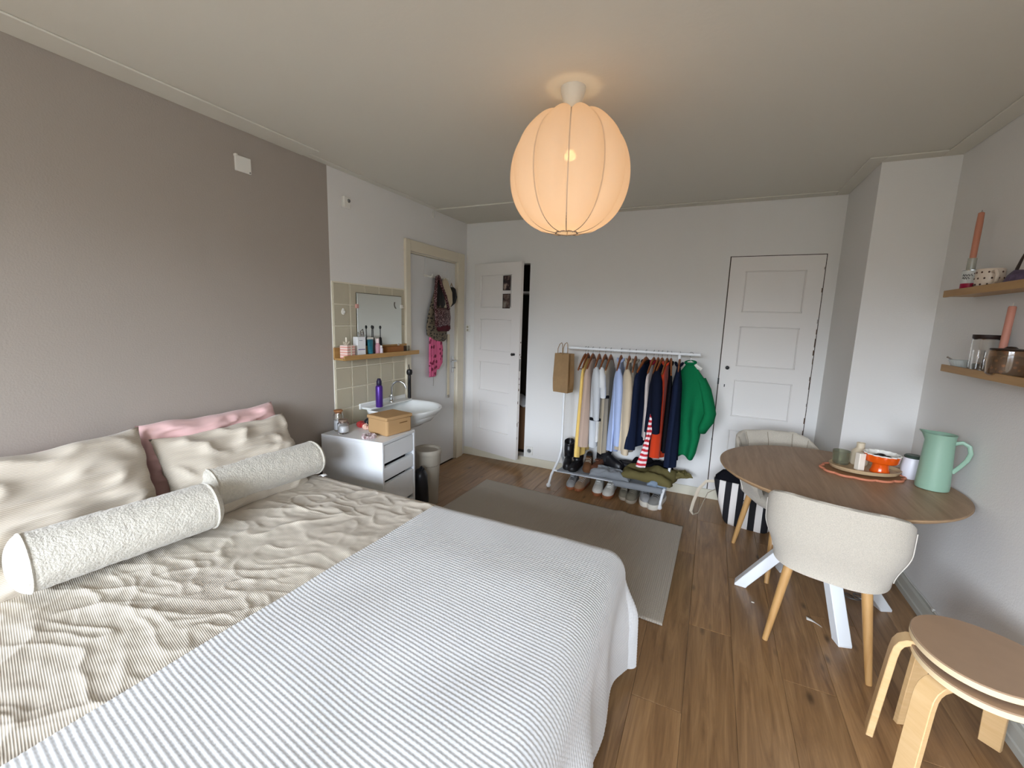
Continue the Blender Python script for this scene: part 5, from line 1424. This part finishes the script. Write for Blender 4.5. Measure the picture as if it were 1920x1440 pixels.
t = thing('mug', 'cream mug with dark dots on the upper ledge', 'mug', (3.485, -1.318, U))
M_dot = mat('cream_mug_glaze', '#dccbb9', .3, .5)
MB().lathe([(0, 0), (.036, 0), (.043, .008), (.047, .04), (.046, .085), (.044, .088), (.042, .085), (.042, .01), (0, .008)], 36, cap0=False, cap1=False).build('body', M_dot, t)
hm = MB().tube([(-.01, -.045, .072), (-.012, -.07, .074), (-.012, -.086, .055), (-.012, -.080, .03), (-.01, -.060, .014), (-.008, -.044, .016)], .007, 10).build('handle', M_dot, t)
for k in range(7):
    for q in range(3):
        a = R(130 + k * 28 + (14 if q % 2 else 0)); z = .02 + q * .026
        MB().sphere((.0462 * math.cos(a), .0462 * math.sin(a), z), (.0035, .0035, .0045), 8, 6).build('dot', mat('brown_dot', '#4d3226', .5), t)
t = thing('amethyst', 'purple stone lying at the right of the upper ledge', 'stone', (3.48, -1.525, U))
MB().rings([[((.036 + .012 * nz(a, z * 20, 1)) * k * math.cos(a), (.055 + .014 * nz(a * 1.3, z * 20, 2)) * k * math.sin(a), z) for a in [2 * PI * j / 14 for j in range(14)]] for z, k in ((0, .85), (.015, 1), (.04, .8), (.06, .35))]).build('rock', mat('purple_mineral', '#5f5068', .5, var=.4, vscale=40), t, smooth=False)
t = thing('feather', 'dark feather standing up against the wall on the upper ledge', 'feather', (3.50, -1.43, U), rot=(R(28), 0, 0))
MB().rings([[(.0025 * math.cos(a), w_ * math.sin(a), z) for a in [2 * PI * j / 12 for j in range(12)]] for z, w_ in ((.0, .001), (.03, .006), (.08, .012), (.12, .009), (.15, .001))]).build('vane', mat('dark_feather', '#3a2d26', .7), t)
MB().tube([(0, 0, 0), (.0, 0, .155)], .001, 5).build('quill', mat('pale_quill', '#8d7a68', .6), t)
# lower ledge
t = thing('ribbed_bowl', 'low ribbed glass bowl with a spoon on the lower ledge', 'bowl', (3.478, -1.262, Lo))
MB().lathe([(0, .004), (.030, 0), (.040, .006), (.056, .040), (.0535, .040), (.037, .010), (0, .008)], 120, cap0=False, cap1=False, fn=lambda a, z: 1 + (.018 * math.sin(a * 30) if .003 < z < .039 else 0)).build('glass', mat('greenish_glass', '#e6ebe8', .12, trans=.45), t)
MB().tube([(.02, .02, .012), (-.01, .055, .03), (-.03, .088, .048)], [.006, .0025, .004], 8).build('spoon', M_chrome, t)
t = thing('storage_jar', 'large clear glass jar with dark flat lid on the lower ledge', 'jar', (3.495, -1.375, Lo))
MB().lathe([(0, .004), (.044, 0), (.048, .005), (.048, .140), (.045, .145), (.043, .140), (.045, .135), (.045, .008), (0, .007)], 32, cap0=False, cap1=False).build('glass', M_glass, t)
MB().lathe([(0, .143), (.047, .143), (.049, .146), (.049, .161), (0, .162)], 32, cap0=False, cap1=False).build('lid', mat('dark_walnut_lid', '#2a1a14', .5), t)
t = thing('shot_glass', 'small straight clear glass standing before the storage jar', 'glass', (3.452, -1.425, Lo))
MB().lathe([(0, 0), (.017, 0), (.018, .003), (.0195, .095), (.0175, .095), (.016, .012), (0, .011)], 24, cap0=False, cap1=False).build('glass', M_glass, t)
t = thing('candle', 'thick salmon candle with white wick on the lower ledge', 'candle', (3.508, -1.455, Lo), rot=(R(1), R(1), 0))
MB().lathe([(0, 0), (.017, 0), (.017, .045), (0, .046)], 20, cap0=False, cap1=False).build('holder', mat('pale_glass', '#cfcdbf', .15, trans=.4), t)
MB().lathe([(0, .02), (.011, .02), (.0125, .10), (.0125, .277), (.010, .282), (.004, .279), (0, .279)], 20, cap0=False, cap1=False).build('wax', mat('dusty_pink_wax', '#c98a77', .5), t)
MB().tube([(0, 0, .277), (.001, .001, .296)], .0016, 5).build('wick', mat('white_wick', '#e5dfd4', .8), t)
t = thing('teapot', 'round glass teapot full of dried brown flowers on the lower ledge', 'teapot', (3.478, -1.585, Lo))
MB().lathe([(0, .003), (.050, 0), (.060, .008), (.062, .05), (.058, .10), (.0565, .10), (.059, .05), (.057, .012), (0, .008)], 36, cap0=False, cap1=False).build('glass', mat('amber_glass', '#d8b48f', .06, trans=.9), t)
MB().rings([[((.056 + .004 * nz(a * 4, z * 60, 4)) * k * math.cos(a), (.056 + .004 * nz(a * 4, z * 60, 7)) * k * math.sin(a), z) for a in [2 * PI * j / 40 for j in range(40)]] for z, k in ((.009, .95), (.03, 1), (.055, .98), (.075, .9), (.082, .5), (.08, .1))]).build('dried_flowers', spot_mat('dried_flower_mix', '#3a2418', '#a07a58', 60, .3), t)
MB().lathe([(.0, .103), (.056, .102), (.059, .105), (.056, .109), (.02, .111), (.012, .118), (.0, .119)], 32, cap0=False, cap1=False).build('lid', mat('dark_metal_lid', '#3c3029', .4, metal=.4), t)
MB().tube([(0, .055, .075), (0, .075, .088), (0, .085, .103)], [.012, .009, .007], 10).build('spout', mat('dark_metal_lid', '#3c3029', .4, metal=.4), t)

# ================================================================= LITTER UNDER THE TABLE
t = MB(); t.grid(lambda u, v: (2.978 + u * .06, -1.475 + v * .022 - u * .035, .003 + .006 * math.sin(u * 3 + v)), 6, 3)
tag(t.build('paper_scrap', mat('white_paper', '#ece7dd', .8), solid=.0008), 'white paper scrap on the floor before the chair legs', 'paper')
t = MB(); t.box((2.735, -1.445, .002), (.014, .008, .002))
tag(t.build('crumb', mat('white_paper', '#ece7dd', .8)), 'tiny white crumb on the floor left of the front chair', 'crumb')
cbp = [(3.22 + .035 * math.cos(k * .55) + .004 * k, -1.14 + .028 * math.sin(k * .55), .006 + .001 * k) for k in range(22)]
tag(MB().tube(cbp, .004, 6).build('coiled_cable', M_wire), 'small coiled grey cable on the floor under the table', 'cable')
